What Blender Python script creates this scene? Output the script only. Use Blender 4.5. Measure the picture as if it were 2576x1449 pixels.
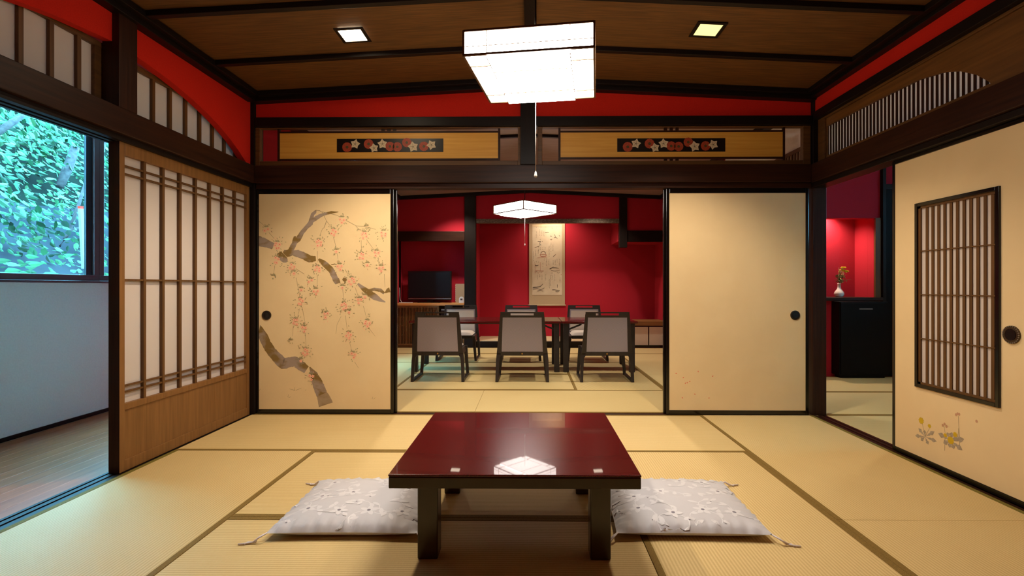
import bpy, math, random
from mathutils import Vector
PI = math.pi
C = bpy.context.scene.collection
for o in list(bpy.data.objects):
    bpy.data.objects.remove(o, do_unlink=True)

# ------------------------------------------------------------------ camera, world, exposure
FPX, PX0, PY0, YAW = 1260.0, 1319.0, 721.0, math.radians(0.63)
cam_d = bpy.data.cameras.new('camera')
cam = bpy.data.objects.new('camera', cam_d); C.objects.link(cam)
cam_d.sensor_fit = 'HORIZONTAL'; cam_d.sensor_width = 36.0
cam_d.lens = FPX / 2576 * 36.0
cam_d.shift_x = (1288 - PX0) / 2576
cam_d.shift_y = -(724.5 - PY0) / 2576
cam_d.clip_start = 0.05
cam.location = (0, 0, 1.0)
cam.rotation_euler = (PI / 2, 0, YAW)
bpy.context.scene.camera = cam

sc = bpy.context.scene
sc.view_settings.view_transform = 'Standard'
sc.view_settings.look = 'None'
sc.view_settings.gamma = 1.0
sc.view_settings.exposure = 1.6
w = bpy.data.worlds.new('sky'); sc.world = w
w.use_nodes = True
wn = w.node_tree.nodes; wl = w.node_tree.links
bg = wn['Background']
bg.inputs['Color'].default_value = (0.20, 0.66, 0.98, 1)      # cool open sky light outdoors
bg.inputs['Strength'].default_value = 14.0

LAMP = 10.0        # radiance of the paper lamp shades

# ------------------------------------------------------------------ materials
def lin(c):
    return tuple(((v / 255) / 12.92 if v / 255 <= 0.04045 else ((v / 255 + 0.055) / 1.055) ** 2.4) for v in c)

def mat(name, col, rough=0.6, spec=0.5, metal=0.0, col2=None, scale=(8, 8, 8), detail=4, bump=0.0, emit=0, coat=0.0,
        lo=0.35, hi=0.65, bump_scale=None, sub=None):
    """Procedural principled material; colour col to col2 through stretched noise in object space."""
    m = bpy.data.materials.new(name); m.use_nodes = True
    nt = m.node_tree; n = nt.nodes; l = nt.links
    b = n['Principled BSDF']
    b.inputs['Roughness'].default_value = rough
    b.inputs['Specular IOR Level'].default_value = spec
    b.inputs['Metallic'].default_value = metal
    if coat: b.inputs['Coat Weight'].default_value = coat; b.inputs['Coat Roughness'].default_value = 0.025
    b.inputs['Base Color'].default_value = (*lin(col), 1)
    if col2 or bump:
        tc = n.new('ShaderNodeTexCoord'); mp = n.new('ShaderNodeMapping')
        mp.inputs['Scale'].default_value = scale
        l.new(tc.outputs['Object'], mp.inputs['Vector'])
        no = n.new('ShaderNodeTexNoise'); no.inputs['Scale'].default_value = 1.0; no.inputs['Detail'].default_value = detail
        no.inputs['Distortion'].default_value = 0.3
        l.new(mp.outputs['Vector'], no.inputs['Vector'])
        if col2:
            r = n.new('ShaderNodeValToRGB')
            r.color_ramp.elements[0].position = lo; r.color_ramp.elements[1].position = hi
            r.color_ramp.elements[0].color = (*lin(col), 1); r.color_ramp.elements[1].color = (*lin(col2), 1)
            l.new(no.outputs['Fac'], r.inputs['Fac']); l.new(r.outputs['Color'], b.inputs['Base Color'])
        if bump:
            bp = n.new('ShaderNodeBump'); bp.inputs['Strength'].default_value = bump; bp.inputs['Distance'].default_value = 0.004
            l.new(no.outputs['Fac'], bp.inputs['Height']); l.new(bp.outputs['Normal'], b.inputs['Normal'])
    if emit:
        b.inputs['Emission Color'].default_value = (*lin(col), 1); b.inputs['Emission Strength'].default_value = emit
    return m

def wood(name, c1, c2, axis, rough=0.45, spec=0.4, fine=60, bump=0.15, coat=0.0):
    s = [fine, fine, fine]; s['xyz'.index(axis)] = 2.5
    return mat(name, c1, rough, spec, col2=c2, scale=tuple(s), detail=6, bump=bump, coat=coat, lo=0.3, hi=0.72)

DK1, DK2 = (34, 15, 8), (56, 28, 14)
M = {}
for ax in 'xyz':
    M['dark_' + ax] = wood('dark_stained_wood_' + ax, DK1, DK2, ax, rough=0.45, spec=0.25)
    M['black_' + ax] = wood('blackened_wood_' + ax, (17, 11, 9), (26, 16, 12), ax, rough=0.45, spec=0.22)
    M['brown_' + ax] = wood('brown_wood_' + ax, (78, 50, 20), (106, 70, 32), ax, rough=0.5)
    M['honey_' + ax] = wood('honey_wood_' + ax, (116, 78, 38), (138, 96, 52), ax, rough=0.5)
M['honey_lit_x'] = wood('honey_wood_lit', (196, 134, 72), (214, 152, 88), 'x', rough=0.4)  # lighter honey wood: light falling on the worktop put into its colour
M['ceil'] = wood('ceiling_veneer', (76, 47, 18), (112, 72, 30), 'x', rough=0.6, fine=90, bump=0.1)
M['ceil_pale'] = wood('greyish_ceiling_boards', (142, 122, 116), (162, 142, 134), 'x', rough=0.6, fine=70)
M['gold'] = wood('pale_gold_wood', (206, 148, 58), (220, 164, 72), 'x', rough=0.5, fine=70)
M['board_dark'] = wood('ranma_board', (96, 62, 28), (124, 82, 38), 'y', rough=0.5, fine=40)
M['corr_floor'] = wood('corridor_floor', (146, 74, 36), (176, 98, 52), 'y', rough=0.35, fine=40)
M['red'] = mat('red_plaster', (206, 36, 20), 0.85, 0.2, col2=(196, 30, 16), scale=(160,) * 3, bump=0.15)
M['red_back'] = mat('crimson_plaster', (178, 34, 50), 0.85, 0.2, col2=(168, 30, 46), scale=(160,) * 3, bump=0.15)
M['white_wall'] = mat('white_plaster', (234, 232, 226), 0.85, 0.2, col2=(228, 226, 220), scale=(90,) * 3, bump=0.1)
M['lacquer'] = mat('black_lacquer', (14, 10, 8), 0.16, 0.5)
M['cream'] = mat('cream_fusuma_paper', (230, 204, 158), 0.75, 0.25, col2=(226, 199, 153), scale=(4, 4, 4))
M['ink'] = mat('ink_wash', (132, 106, 60), 0.8, 0.1, col2=(160, 142, 128), scale=(6, 6, 10), lo=0.44, hi=0.56)
M['ink_pale'] = mat('pale_ink_wash', (150, 128, 98), 0.8, 0.1, col2=(172, 150, 122), scale=(12, 12, 20))
M['twig'] = mat('twig_ink', (158, 138, 106), 0.8, 0.1)
M['leaf_ink'] = mat('leaf_ink', (150, 142, 104), 0.8, 0.1)
M['pink'] = mat('petal_pink', (240, 184, 152), 0.8, 0.1)
M['pink_dark'] = mat('petal_heart', (222, 124, 100), 0.8, 0.1)
M['yellow'] = mat('painted_yellow', (204, 170, 40), 0.8, 0.1)
M['grey_leaf'] = mat('painted_grey_leaf', (158, 142, 120), 0.8, 0.1, col2=(176, 160, 138), scale=(60,) * 3)
M['metal'] = mat('steel', (170, 168, 165), 0.3, metal=1.0)
M['bronze'] = mat('bronze', (92, 78, 62), 0.35, metal=0.9)
M['brass'] = mat('brass', (190, 150, 80), 0.3, metal=1.0)
M['plaque'] = mat('black_plaque', (14, 10, 10), 0.35)
M['flower_red'] = mat('inlay_red', (178, 66, 36), 0.5, col2=(158, 50, 28), scale=(120,) * 3)
M['flower_white'] = mat('inlay_white', (206, 184, 150), 0.5)
M['flower_eye'] = mat('inlay_eye', (78, 66, 34), 0.5)
M['tabletop'] = None
M['leg_lac'] = mat('dark_brown_lacquer', (52, 38, 20), 0.22, 0.5, col2=(44, 31, 16), scale=(6,) * 3)
M['heri'] = mat('olive_border_cloth', (134, 106, 52), 0.8, 0.2, col2=(112, 90, 44), scale=(260,) * 3, bump=0.3)
M['heri_g'] = mat('green_border_cloth', (126, 112, 50), 0.8, 0.2, col2=(104, 94, 40), scale=(260,) * 3, bump=0.3)
M['chair'] = mat('charcoal_lacquered_wood', (46, 40, 38), 0.4, 0.4, col2=(40, 34, 32), scale=(30,) * 3)
M['seat'] = mat('cream_upholstery', (206, 192, 178), 0.85, 0.2, col2=(196, 182, 170), scale=(300,) * 3, bump=0.3)
M['tv'] = mat('tv_plastic', (14, 14, 16), 0.18, 0.5)
M['screen'] = mat('tv_screen', (20, 20, 24), 0.25, 0.2)
M['white'] = mat('white_plastic', (222, 218, 212), 0.4)
M['paper'] = mat('kraft_paper', (176, 150, 116), 0.8)
M['ceramic'] = mat('white_porcelain', (232, 222, 214), 0.15, 0.5)
M['alu'] = mat('bronze_aluminium', (96, 72, 72), 0.4, 0.5)
M['alu_dark'] = mat('dark_window_gasket', (28, 40, 46), 0.5)
M['fridge'] = mat('matt_black_panel', (5, 4, 4), 0.5, 0.15)
M['stem'] = mat('green_stem', (84, 86, 36), 0.7)
M['petal_y'] = mat('yellow_petal', (232, 190, 20), 0.7)
M['silk'] = mat('scroll_silk', (186, 164, 130), 0.8, col2=(174, 152, 120), scale=(200,) * 3)
M['washi'] = mat('scroll_paper', (214, 200, 172), 0.8, col2=(204, 188, 160), scale=(6,) * 3)
M['sumi'] = mat('scroll_ink', (98, 84, 74), 0.8)
M['sumi_d'] = mat('scroll_ink_dark', (66, 58, 54), 0.8)
M['sumi_r'] = mat('scroll_ink_red', (186, 128, 108), 0.8)
M['rock'] = mat('bluish_rock', (20, 26, 30), 0.9, 0.1, col2=(42, 48, 52), scale=(1.2,) * 3, bump=0.6)
M['bark'] = mat('pale_bark', (66, 60, 58), 0.8, 0.1, col2=(44, 42, 42), scale=(20,) * 3)
M['soil'] = mat('mossy_slope', (6, 16, 11), 0.9, 0.05, col2=(12, 26, 18), scale=(3,) * 3)
M['cord'] = mat('white_cord', (226, 216, 204), 0.6)

def weave(name, c1, c2, a, b_):
    """woven check of period a metres"""
    m = mat(name, c1, 0.85, 0.2); nt = m.node_tree; n = nt.nodes; l = nt.links
    tc = n.new('ShaderNodeTexCoord'); ck = n.new('ShaderNodeTexChecker'); ck.inputs['Scale'].default_value = 1 / a
    ck.inputs['Color1'].default_value = (*lin(c1), 1); ck.inputs['Color2'].default_value = (*lin(c2), 1)
    l.new(tc.outputs['Object'], ck.inputs['Vector']); l.new(ck.outputs['Color'], n['Principled BSDF'].inputs['Base Color'])
    return m
M['back_fab'] = weave('grey_lilac_weave', (170, 161, 168), (148, 139, 147), 0.006, 0)

def tatami(name, axis, c1, c2):
    """rush mat with ribs parallel to the long side"""
    m = mat(name, c1, 0.62, 0.3); nt = m.node_tree; n = nt.nodes; l = nt.links; b = n['Principled BSDF']
    tc = n.new('ShaderNodeTexCoord'); wv = n.new('ShaderNodeTexWave'); wv.wave_type = 'BANDS'
    wv.bands_direction = axis; wv.wave_profile = 'SIN'
    wv.inputs['Scale'].default_value = 2 * PI / 0.0135 / 20; wv.inputs['Distortion'].default_value = 0.35
    wv.inputs['Detail'].default_value = 1; wv.inputs['Detail Scale'].default_value = 3
    l.new(tc.outputs['Object'], wv.inputs['Vector'])
    mp = n.new('ShaderNodeMapping'); mp.inputs['Scale'].default_value = (420, 30, 1) if axis == 'Y' else (30, 420, 1)
    l.new(tc.outputs['Object'], mp.inputs['Vector'])
    no = n.new('ShaderNodeTexNoise'); no.inputs['Scale'].default_value = 1; no.inputs['Detail'].default_value = 2
    l.new(mp.outputs['Vector'], no.inputs['Vector'])
    no2 = n.new('ShaderNodeTexNoise'); no2.inputs['Scale'].default_value = 2.2; no2.inputs['Detail'].default_value = 3
    l.new(tc.outputs['Object'], no2.inputs['Vector'])
    def mth(op, a, c):
        k = n.new('ShaderNodeMath'); k.operation = op
        for i, v in enumerate((a, c)):
            if isinstance(v, (int, float)): k.inputs[i].default_value = v
            else: l.new(v, k.inputs[i])
        return k.outputs[0]
    s1 = mth('MULTIPLY', wv.outputs['Fac'], 0.5); s2 = mth('MULTIPLY', no.outputs['Fac'], 0.35); s3 = mth('MULTIPLY', no2.outputs['Fac'], 0.25)
    f = mth('ADD', mth('ADD', s1, s2), s3)
    r = n.new('ShaderNodeValToRGB'); r.color_ramp.elements[0].position = 0.2; r.color_ramp.elements[1].position = 0.85
    r.color_ramp.elements[0].color = (*lin(c2), 1); r.color_ramp.elements[1].color = (*lin(c1), 1)
    l.new(f, r.inputs['Fac']); l.new(r.outputs['Color'], b.inputs['Base Color'])
    bp = n.new('ShaderNodeBump'); bp.inputs['Strength'].default_value = 0.35; bp.inputs['Distance'].default_value = 0.0015
    l.new(wv.outputs['Fac'], bp.inputs['Height']); l.new(bp.outputs['Normal'], b.inputs['Normal'])
    return m
TA, TB = (216, 190, 136), (190, 161, 104)
M['tatami_x'] = tatami('tatami_rush_ribs_along_x', 'Y', TA, TB)
M['tatami_y'] = tatami('tatami_rush_ribs_along_y', 'X', TA, TB)
M['tatami_bx'] = tatami('tatami_back_x', 'Y', (206, 184, 130), (184, 160, 106))
M['tatami_by'] = tatami('tatami_back_y', 'X', (206, 184, 130), (184, 160, 106))

def shoji_paper():
    m = bpy.data.materials.new('shoji_paper'); m.use_nodes = True; nt = m.node_tree; n = nt.nodes; l = nt.links
    b = n['Principled BSDF']; b.inputs['Base Color'].default_value = (*lin((226, 214, 206)), 1); b.inputs['Roughness'].default_value = 0.9
    b.inputs['Specular IOR Level'].default_value = 0.15
    t = n.new('ShaderNodeBsdfTranslucent'); t.inputs['Color'].default_value = (*lin((226, 222, 222)), 1)
    mx = n.new('ShaderNodeMixShader'); mx.inputs[0].default_value = 0.28
    l.new(b.outputs[0], mx.inputs[1]); l.new(t.outputs[0], mx.inputs[2]); l.new(mx.outputs[0], n['Material Output'].inputs['Surface'])
    return m
M['shoji'] = shoji_paper()
M['gap_white'] = mat('slat_gap_white', (240, 240, 248), 0.8, 0.2)

def glass():
    m = bpy.data.materials.new('window_glass'); m.use_nodes = True; nt = m.node_tree; n = nt.nodes; l = nt.links
    n.remove(n['Principled BSDF'])
    t = n.new('ShaderNodeBsdfTransparent'); t.inputs['Color'].default_value = (0.94, 0.98, 1.0, 1)
    g = n.new('ShaderNodeBsdfGlossy'); g.inputs['Roughness'].default_value = 0.02
    mx = n.new('ShaderNodeMixShader'); mx.inputs[0].default_value = 0.05; l.new(t.outputs[0], mx.inputs[1]); l.new(g.outputs[0], mx.inputs[2])
    l.new(mx.outputs[0], n['Material Output'].inputs['Surface'])
    return m
M['glass'] = glass()

def lacquer_top():
    m = mat('red_lacquer_top', (92, 14, 10), 0.24, 0.25, coat=0.45); nt = m.node_tree; n = nt.nodes; l = nt.links; b = n['Principled BSDF']
    tc = n.new('ShaderNodeTexCoord'); v = n.new('ShaderNodeTexVoronoi'); v.inputs['Scale'].default_value = 260
    l.new(tc.outputs['Object'], v.inputs['Vector'])
    r = n.new('ShaderNodeValToRGB'); r.color_ramp.elements[0].position = 0.1; r.color_ramp.elements[1].position = 0.7
    r.color_ramp.elements[0].color = (*lin((104, 22, 20)), 1); r.color_ramp.elements[1].color = (*lin((62, 12, 11)), 1)
    l.new(v.outputs['Distance'], r.inputs['Fac']); l.new(r.outputs['Color'], b.inputs['Base Color'])
    bp = n.new('ShaderNodeBump'); bp.inputs['Strength'].default_value = 0.02; bp.inputs['Distance'].default_value = 0.001
    l.new(v.outputs['Distance'], bp.inputs['Height']); l.new(bp.outputs['Normal'], b.inputs['Normal'])
    
    return m
M['tabletop'] = lacquer_top()

def lamp_paper(name, strength, col=(1.0, 0.92, 0.80)):
    m = bpy.data.materials.new(name); m.use_nodes = True; b = m.node_tree.nodes['Principled BSDF']
    b.inputs['Base Color'].default_value = (0.9, 0.88, 0.84, 1)
    b.inputs['Emission Color'].default_value = (*col, 1); b.inputs['Emission Strength'].default_value = strength
    return m
M['lamp_paper'] = lamp_paper('glowing_lamp_paper', LAMP)
M['lamp_paper_far'] = lamp_paper('glowing_lamp_paper_far', LAMP * 0.32, (1.0, 0.90, 0.84))
M['lamp_bulb'] = lamp_paper('downlight_glow', 30, (1.0, 0.84, 0.58))
M['lamp_bulb_mid'] = lamp_paper('downlight_glow_mid', 2.5, (1.0, 0.86, 0.66))
M['lamp_bulb_dim'] = lamp_paper('downlight_glow_dim', .36, (1.0, 0.92, 0.30))

def cloth():
    m = mat('grey_satin_cloth', (198, 197, 205), 0.55, 0.4); nt = m.node_tree; n = nt.nodes; l = nt.links; b = n['Principled BSDF']
    b.inputs['Sheen Weight'].default_value = 0.3
    tc = n.new('ShaderNodeTexCoord'); no = n.new('ShaderNodeTexNoise'); no.inputs['Scale'].default_value = 22; no.inputs['Detail'].default_value = 4
    l.new(tc.outputs['Object'], no.inputs['Vector'])
    bp = n.new('ShaderNodeBump'); bp.inputs['Strength'].default_value = 0.3; bp.inputs['Distance'].default_value = 0.004
    l.new(no.outputs['Fac'], bp.inputs['Height']); l.new(bp.outputs['Normal'], b.inputs['Normal'])
    return m
M['cloth'] = cloth()
M['cloth_leaf'] = mat('woven_white_leaf', (218, 217, 224), 0.45, 0.5)
M['cloth_eye'] = mat('woven_grey_eye', (124, 120, 134), 0.6, 0.3)
M['cloth_side'] = M['cloth']

# ------------------------------------------------------------------ mesh collecting
class MB:
    def __init__(s): s.v = []; s.f = []; s.mi = []; s.smooth = []
    def add(s, vs, fs, mi=0, sm=False):
        o = len(s.v); s.v += [tuple(p) for p in vs]
        for f in fs: s.f.append(tuple(o + i for i in f)); s.mi.append(mi); s.smooth.append(sm)
        return s
    def box(s, x0, x1, y0, y1, z0, z1, mi=0):
        if x0 > x1: x0, x1 = x1, x0
        if y0 > y1: y0, y1 = y1, y0
        if z0 > z1: z0, z1 = z1, z0
        v = [(x0, y0, z0), (x1, y0, z0), (x1, y1, z0), (x0, y1, z0), (x0, y0, z1), (x1, y0, z1), (x1, y1, z1), (x0, y1, z1)]
        f = [(0, 3, 2, 1), (4, 5, 6, 7), (0, 1, 5, 4), (1, 2, 6, 5), (2, 3, 7, 6), (3, 0, 4, 7)]
        return s.add(v, f, mi)
    def prism(s, poly, axis, a, b, mi=0):
        """poly: 2-D outline; axis: extrusion axis. axis x: poly=(y,z); y: (x,z); z: (x,y)"""
        n = len(poly)
        mk = {'x': lambda p, t: (t, p[0], p[1]), 'y': lambda p, t: (p[0], t, p[1]), 'z': lambda p, t: (p[0], p[1], t)}[axis]
        v = [mk(p, a) for p in poly] + [mk(p, b) for p in poly]
        f = [tuple(range(n)), tuple(range(2 * n - 1, n - 1, -1))] + [(i, i + n, (i + 1) % n + n, (i + 1) % n) for i in range(n)]
        return s.add(v, f, mi)
    def hexa(s, v, mi=0):
        f = [(0, 3, 2, 1), (4, 5, 6, 7), (0, 1, 5, 4), (1, 2, 6, 5), (2, 3, 7, 6), (3, 0, 4, 7)]
        return s.add(v, f, mi)
    def bar(s, p, q, w, h, up=(0, 0, 1), mi=0, w2=None, h2=None):
        """rectangular bar from p to q, w across, h along up"""
        p = Vector(p); q = Vector(q); d = (q - p).normalized(); u = Vector(up); sd = d.cross(u).normalized(); u = sd.cross(d).normalized()
        w2 = w if w2 is None else w2; h2 = h if h2 is None else h2
        v = []
        for c, ww, hh in ((p, w, h), (q, w2, h2)):
            v += [c - sd * ww / 2 - u * hh / 2, c + sd * ww / 2 - u * hh / 2, c + sd * ww / 2 + u * hh / 2, c - sd * ww / 2 + u * hh / 2]
        f = [(0, 3, 2, 1), (4, 5, 6, 7), (0, 1, 5, 4), (1, 2, 6, 5), (2, 3, 7, 6), (3, 0, 4, 7)]
        return s.add(v, f, mi)
    def tube(s, pts, r, n=8, mi=0):
        pts = [Vector(p) for p in pts]; rs = r if isinstance(r, (list, tuple)) else [r] * len(pts)
        v = []; f = []
        ref = Vector((0.13, 0.27, 0.95))
        for i, p in enumerate(pts):
            d = (pts[min(i + 1, len(pts) - 1)] - pts[max(i - 1, 0)]).normalized()
            a = d.cross(ref if abs(d.dot(ref)) < 0.97 else Vector((1, 0, 0))).normalized(); b = d.cross(a)
            for k in range(n):
                t = 2 * PI * k / n; v.append(p + (a * math.cos(t) + b * math.sin(t)) * rs[i])
        for i in range(len(pts) - 1):
            for k in range(n):
                f.append((i * n + k, i * n + (k + 1) % n, (i + 1) * n + (k + 1) % n, (i + 1) * n + k))
        f.append(tuple(range(n - 1, -1, -1))); f.append(tuple(range((len(pts) - 1) * n, len(pts) * n)))
        return s.add(v, f, mi, True)
    def lathe(s, prof, c, n=24, mi=0):
        """prof: (radius, z) around a vertical axis through c"""
        v = []; f = []
        for r, z in prof:
            for k in range(n):
                t = 2 * PI * k / n; v.append((c[0] + r * math.cos(t), c[1] + r * math.sin(t), c[2] + z))
        for i in range(len(prof) - 1):
            for k in range(n):
                f.append((i * n + k, i * n + (k + 1) % n, (i + 1) * n + (k + 1) % n, (i + 1) * n + k))
        return s.add(v, f, mi, True)
    def disc(s, c, r, axis, t, n=28, mi=0, r2=None):
        """short cylinder of thickness t centred at c along axis"""
        r2 = r if r2 is None else r2; P = []
        for rr, d in ((r, -t / 2), (r2, t / 2)):
            for k in range(n):
                a = 2 * PI * k / n; u, v_ = rr * math.cos(a), rr * math.sin(a)
                P.append({'x': (c[0] + d, c[1] + u, c[2] + v_), 'y': (c[0] + u, c[1] + d, c[2] + v_), 'z': (c[0] + u, c[1] + v_, c[2] + d)}[axis])
        f = [tuple(range(n)), tuple(range(2 * n - 1, n - 1, -1))] + [(i, i + n, (i + 1) % n + n, (i + 1) % n) for i in range(n)]
        return s.add(P, f, mi)
    def poly(s, pts, mi=0):
        return s.add(pts, [tuple(range(len(pts)))], mi)
    def build(s, name, mats, parent=None, bevel=0, world=True, seg=2):
        me = bpy.data.meshes.new(name)
        off = Vector((0, 0, 0))
        if parent is not None and world:
            p = parent
            while p is not None: off += p.location; p = p.parent
        me.from_pydata([tuple(Vector(p) - off) for p in s.v], [], s.f)
        if not isinstance(mats, (list, tuple)): mats = [mats]
        for m in mats: me.materials.append(m)
        me.polygons.foreach_set('material_index', s.mi); me.polygons.foreach_set('use_smooth', s.smooth)
        me.update()
        import bmesh
        bm = bmesh.new(); bm.from_mesh(me)
        if not getattr(s, 'keep', False): bmesh.ops.recalc_face_normals(bm, faces=bm.faces)
        bm.to_mesh(me); bm.free()
        o = bpy.data.objects.new(name, me); C.objects.link(o)
        if parent is not None: o.parent = parent
        if bevel:
            bv = o.modifiers.new('bevel', 'BEVEL'); bv.width = bevel; bv.segments = seg; bv.limit_method = 'ANGLE'; bv.angle_limit = math.radians(40)
        return o

def thing(name, label, cat, loc=(0, 0, 0), rotz=0, group=None):
    o = bpy.data.objects.new(name, None); C.objects.link(o); o.empty_display_size = 0.1
    o.location = loc; o.rotation_euler = (0, 0, rotz); tag(o, label, cat, group); return o
def tag(o, label=None, cat=None, group=None, kind=None):
    if label: o['label'] = label
    if cat: o['category'] = cat
    if group: o['group'] = group
    if kind: o['kind'] = kind
    return o
def struct(name, label=None, cat=None, loc=(0, 0, 0)):
    o = bpy.data.objects.new(name, None); C.objects.link(o); o.location = loc; o.empty_display_size = 0.1
    return tag(o, label, cat, None, 'structure')
def S(name, mb, mats, label=None, bevel=0, cat=None):
    o = mb.build(name, mats, None, bevel); return tag(o, label, cat, None, 'structure')
def B(*a): return MB().box(*a)
def dup(root, loc, rotz, label, group=None):
    r = root.copy(); C.objects.link(r); r.location = loc; r.rotation_euler = (0, 0, rotz); r['label'] = label
    if group: r['group'] = group
    for ch in list(root.children):
        c = ch.copy(); C.objects.link(c); c.parent = r
        for g in list(ch.children):
            d = g.copy(); C.objects.link(d); d.parent = c
    return r

def at_y(px, py, y):
    """point of the plane y = const seen at photo pixel px, py"""
    a = math.atan((px - PX0) / FPX) - YAW
    x = y * math.tan(a)
    depth = -math.sin(YAW) * x + math.cos(YAW) * y      # distance along the optical axis
    return x, 1.0 + (PY0 - py) * depth / FPX
def at_x(px, py, x):
    a = math.atan((px - PX0) / FPX) - YAW
    y = x / math.tan(a)
    depth = -math.sin(YAW) * x + math.cos(YAW) * y
    return y, 1.0 + (PY0 - py) * depth / FPX

XL, XR, YB = -2.174, 2.198, 3.913
YN = -1.34                                       # wall behind the camera
ZC0, ZR = 2.497, 2.607                           # ceiling height at the walls and at the ridge
def zc(x): return ZR - (ZR - ZC0) * abs(x) / 2.18

# ------------------------------------------------------------------ floors
S('floor', MB().box(-2.28, 5.0, -1.5, 9.3, -0.14, -0.053), M['brown_x'], 'sub floor under the straw mats')
S('floor', MB().box(XL + .001, XR - .001, YN, 1.284, -0.05, 0), M['tatami_y'], 'straw mat floor in the near end of the front room')
fl = MB()
for i in range(12):
    x0 = -3.38 + i * 0.0925; fl.box(x0, x0 + 0.0915, YN, 8.4, -0.03, -0.002)
fl.box(-3.5, -2.28, YN - .1, 8.5, -0.14, -0.031)
S('floor', fl, M['corr_floor'], 'brown plank floor of the window corridor', bevel=0.001)
S('floor', MB().box(2.302, 4.9, 0.9, 3.055, -0.05, 0), M['tatami_bx'], 'straw floor of the side room near the window')
S('floor', MB().box(4.06, 4.9, 3.057, 5.64, -0.05, 0), M['tatami_bx'], 'straw floor strip along the side room wall')

def mat_piece(x0, x1, y0, y1, along, label, group, back=False):
    g = 0.0008
    x0 += g; x1 -= g; y0 += g; y1 -= g
    t = thing('tatami_mat', label, 'tatami mat', ((x0 + x1) / 2, (y0 + y1) / 2, -0.05), 0, group)
    m = M[('tatami_b' if back else 'tatami_') + along]
    b = 0.026
    r = 0.0012
    def cover(a0, a1, c0, c1):
        mb = MB().box(a0, a1, c0, c1, -0.05, 0.0)
        return mb
    if along == 'x':
        cover(x0, x1, y0 + b, y1 - b).build('rush_cover', m, t, 0.002)
        for a, c in ((y0, y0 + b), (y1 - b, y1)):
            MB().box(x0, x1, a, c, -0.05, r).build('cloth_border', M['heri'], t, 0.0015)
    else:
        cover(x0 + b, x1 - b, y0, y1).build('rush_cover', m, t, 0.002)
        for a, c in ((x0, x0 + b), (x1 - b, x1)):
            MB().box(a, c, y0, y1, -0.05, r).build('cloth_border', M['heri_g'] if (c > 2.1 or a < -2.1) and not back else M['heri'], t, 0.0015)
    return t
g1 = 'straw mats on the front room floor'
mat_piece(XL, -.429, 3.038, YB, 'x', 'straw mat lying in front of the cherry blossom sliding door', g1)
mat_piece(-.429, 1.316, 3.038, YB, 'x', 'straw mat just behind the low red table, reaching to the plain cream door', g1)
mat_piece(XL, -1.3, 1.288, 3.038, 'y', 'straw mat running along the open corridor and shoji door', g1)
mat_piece(-1.3, .445, 2.163, 3.038, 'x', 'straw mat under the far half of the red table and back of the left cushion', g1)
mat_piece(-1.3, .445, 1.288, 2.163, 'x', 'straw mat under the table front legs and front of the left cushion', g1)
mat_piece(.445, 1.316, 1.288, 3.038, 'y', 'straw mat beneath the right floor cushion', g1)
mat_piece(1.316, XR, 2.163, YB, 'y', 'straw mat beside the side doorway and dandelion door', g1)
mat_piece(1.316, XR, .413, 2.163, 'y', 'straw mat in the lower right corner, this side of the bare joint', g1)
g2 = 'straw mats on the dining room floor'
a, b, c, d, e = -2.19, -1.316, -.44, .434, 1.312
f_ = 2.19
Y = [3.976, 4.85, 5.722, 6.597, 7.47, 8.18]
mat_piece(a, c, Y[0], Y[1], 'x', 'straw mat at the dining room threshold, left of the bare joint', g2, True)
mat_piece(c, e, Y[0], Y[1], 'x', 'straw mat at the dining room threshold, behind the low table', g2, True)
mat_piece(e, f_, Y[0], Y[2], 'y', 'straw mat at the threshold beside the plain cream door', g2, True)
mat_piece(a, b, Y[1], Y[3], 'y', 'straw mat left of the left dining chair', g2, True)
mat_piece(b, d, Y[1], Y[2], 'x', 'straw mat under the left and middle near dining chairs', g2, True)
mat_piece(b, d, Y[2], Y[3], 'x', 'straw mat under the left dining table', g2, True)
mat_piece(d, e, Y[1], Y[3], 'y', 'straw mat under the near right dining chair', g2, True)
mat_piece(a, c, Y[3], Y[4], 'x', 'straw mat under the far left dining chair', g2, True)
mat_piece(c, e, Y[3], Y[4], 'x', 'straw mat under the far right dining chair', g2, True)
mat_piece(e, f_, Y[2], Y[4], 'y', 'straw mat right of the dining tables', g2, True)
mat_piece(a, c, Y[4], Y[5], 'x', 'straw mat in front of the television counter', g2, True)
mat_piece(c, e, Y[4], Y[5], 'x', 'straw mat in front of the alcove platform', g2, True)
mat_piece(e, f_, Y[4], Y[5], 'x', 'straw mat in front of the low white cabinet', g2, True)
g3 = 'straw mats on the side room floor'
mat_piece(2.303, 4.055, 3.06, 3.93, 'x', 'straw mat just inside the side doorway', g3, True)
mat_piece(2.303, 4.055, 3.93, 4.79, 'x', 'straw mat seen mid way through the side doorway', g3, True)
mat_piece(2.303, 4.055, 4.79, 5.6, 'x', 'straw mat in front of the black cabinet', g3, True)

# ------------------------------------------------------------------ front room: sills, posts, beams
tn = [0]
def trim(mb, m, label, bevel=0.003):
    tn[0] += 1
    return S('trim_%d' % tn[0], mb, m, label, bevel)
mb = MB()                                                     # left sliding door sill with two grooves
for x0, x1, z in ((-2.279, -2.262, -.001), (-2.262, -2.248, -.006), (-2.248, -2.222, -.001), (-2.222, -2.204, -.006), (-2.204, -2.176, -.001)):
    mb.box(x0, x1, YN, 3.893, -0.05, z)
trim(mb, M['black_y'], 'dark grooved sill between corridor and straw mats', 0)
trim(MB().box(-2.17, 2.185, YB + .001, 3.974, -.05, -.001), M['dark_x'], 'dark sill under the fusuma doors')
mb = MB()
for x0, x1, z in ((2.1995, 2.222, 0), (2.222, 2.24, -.005), (2.24, 2.262, 0), (2.262, 2.28, -.005), (2.28, 2.301, 0)):
    mb.box(x0, x1, YN, 3.911, -.05, z)
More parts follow.
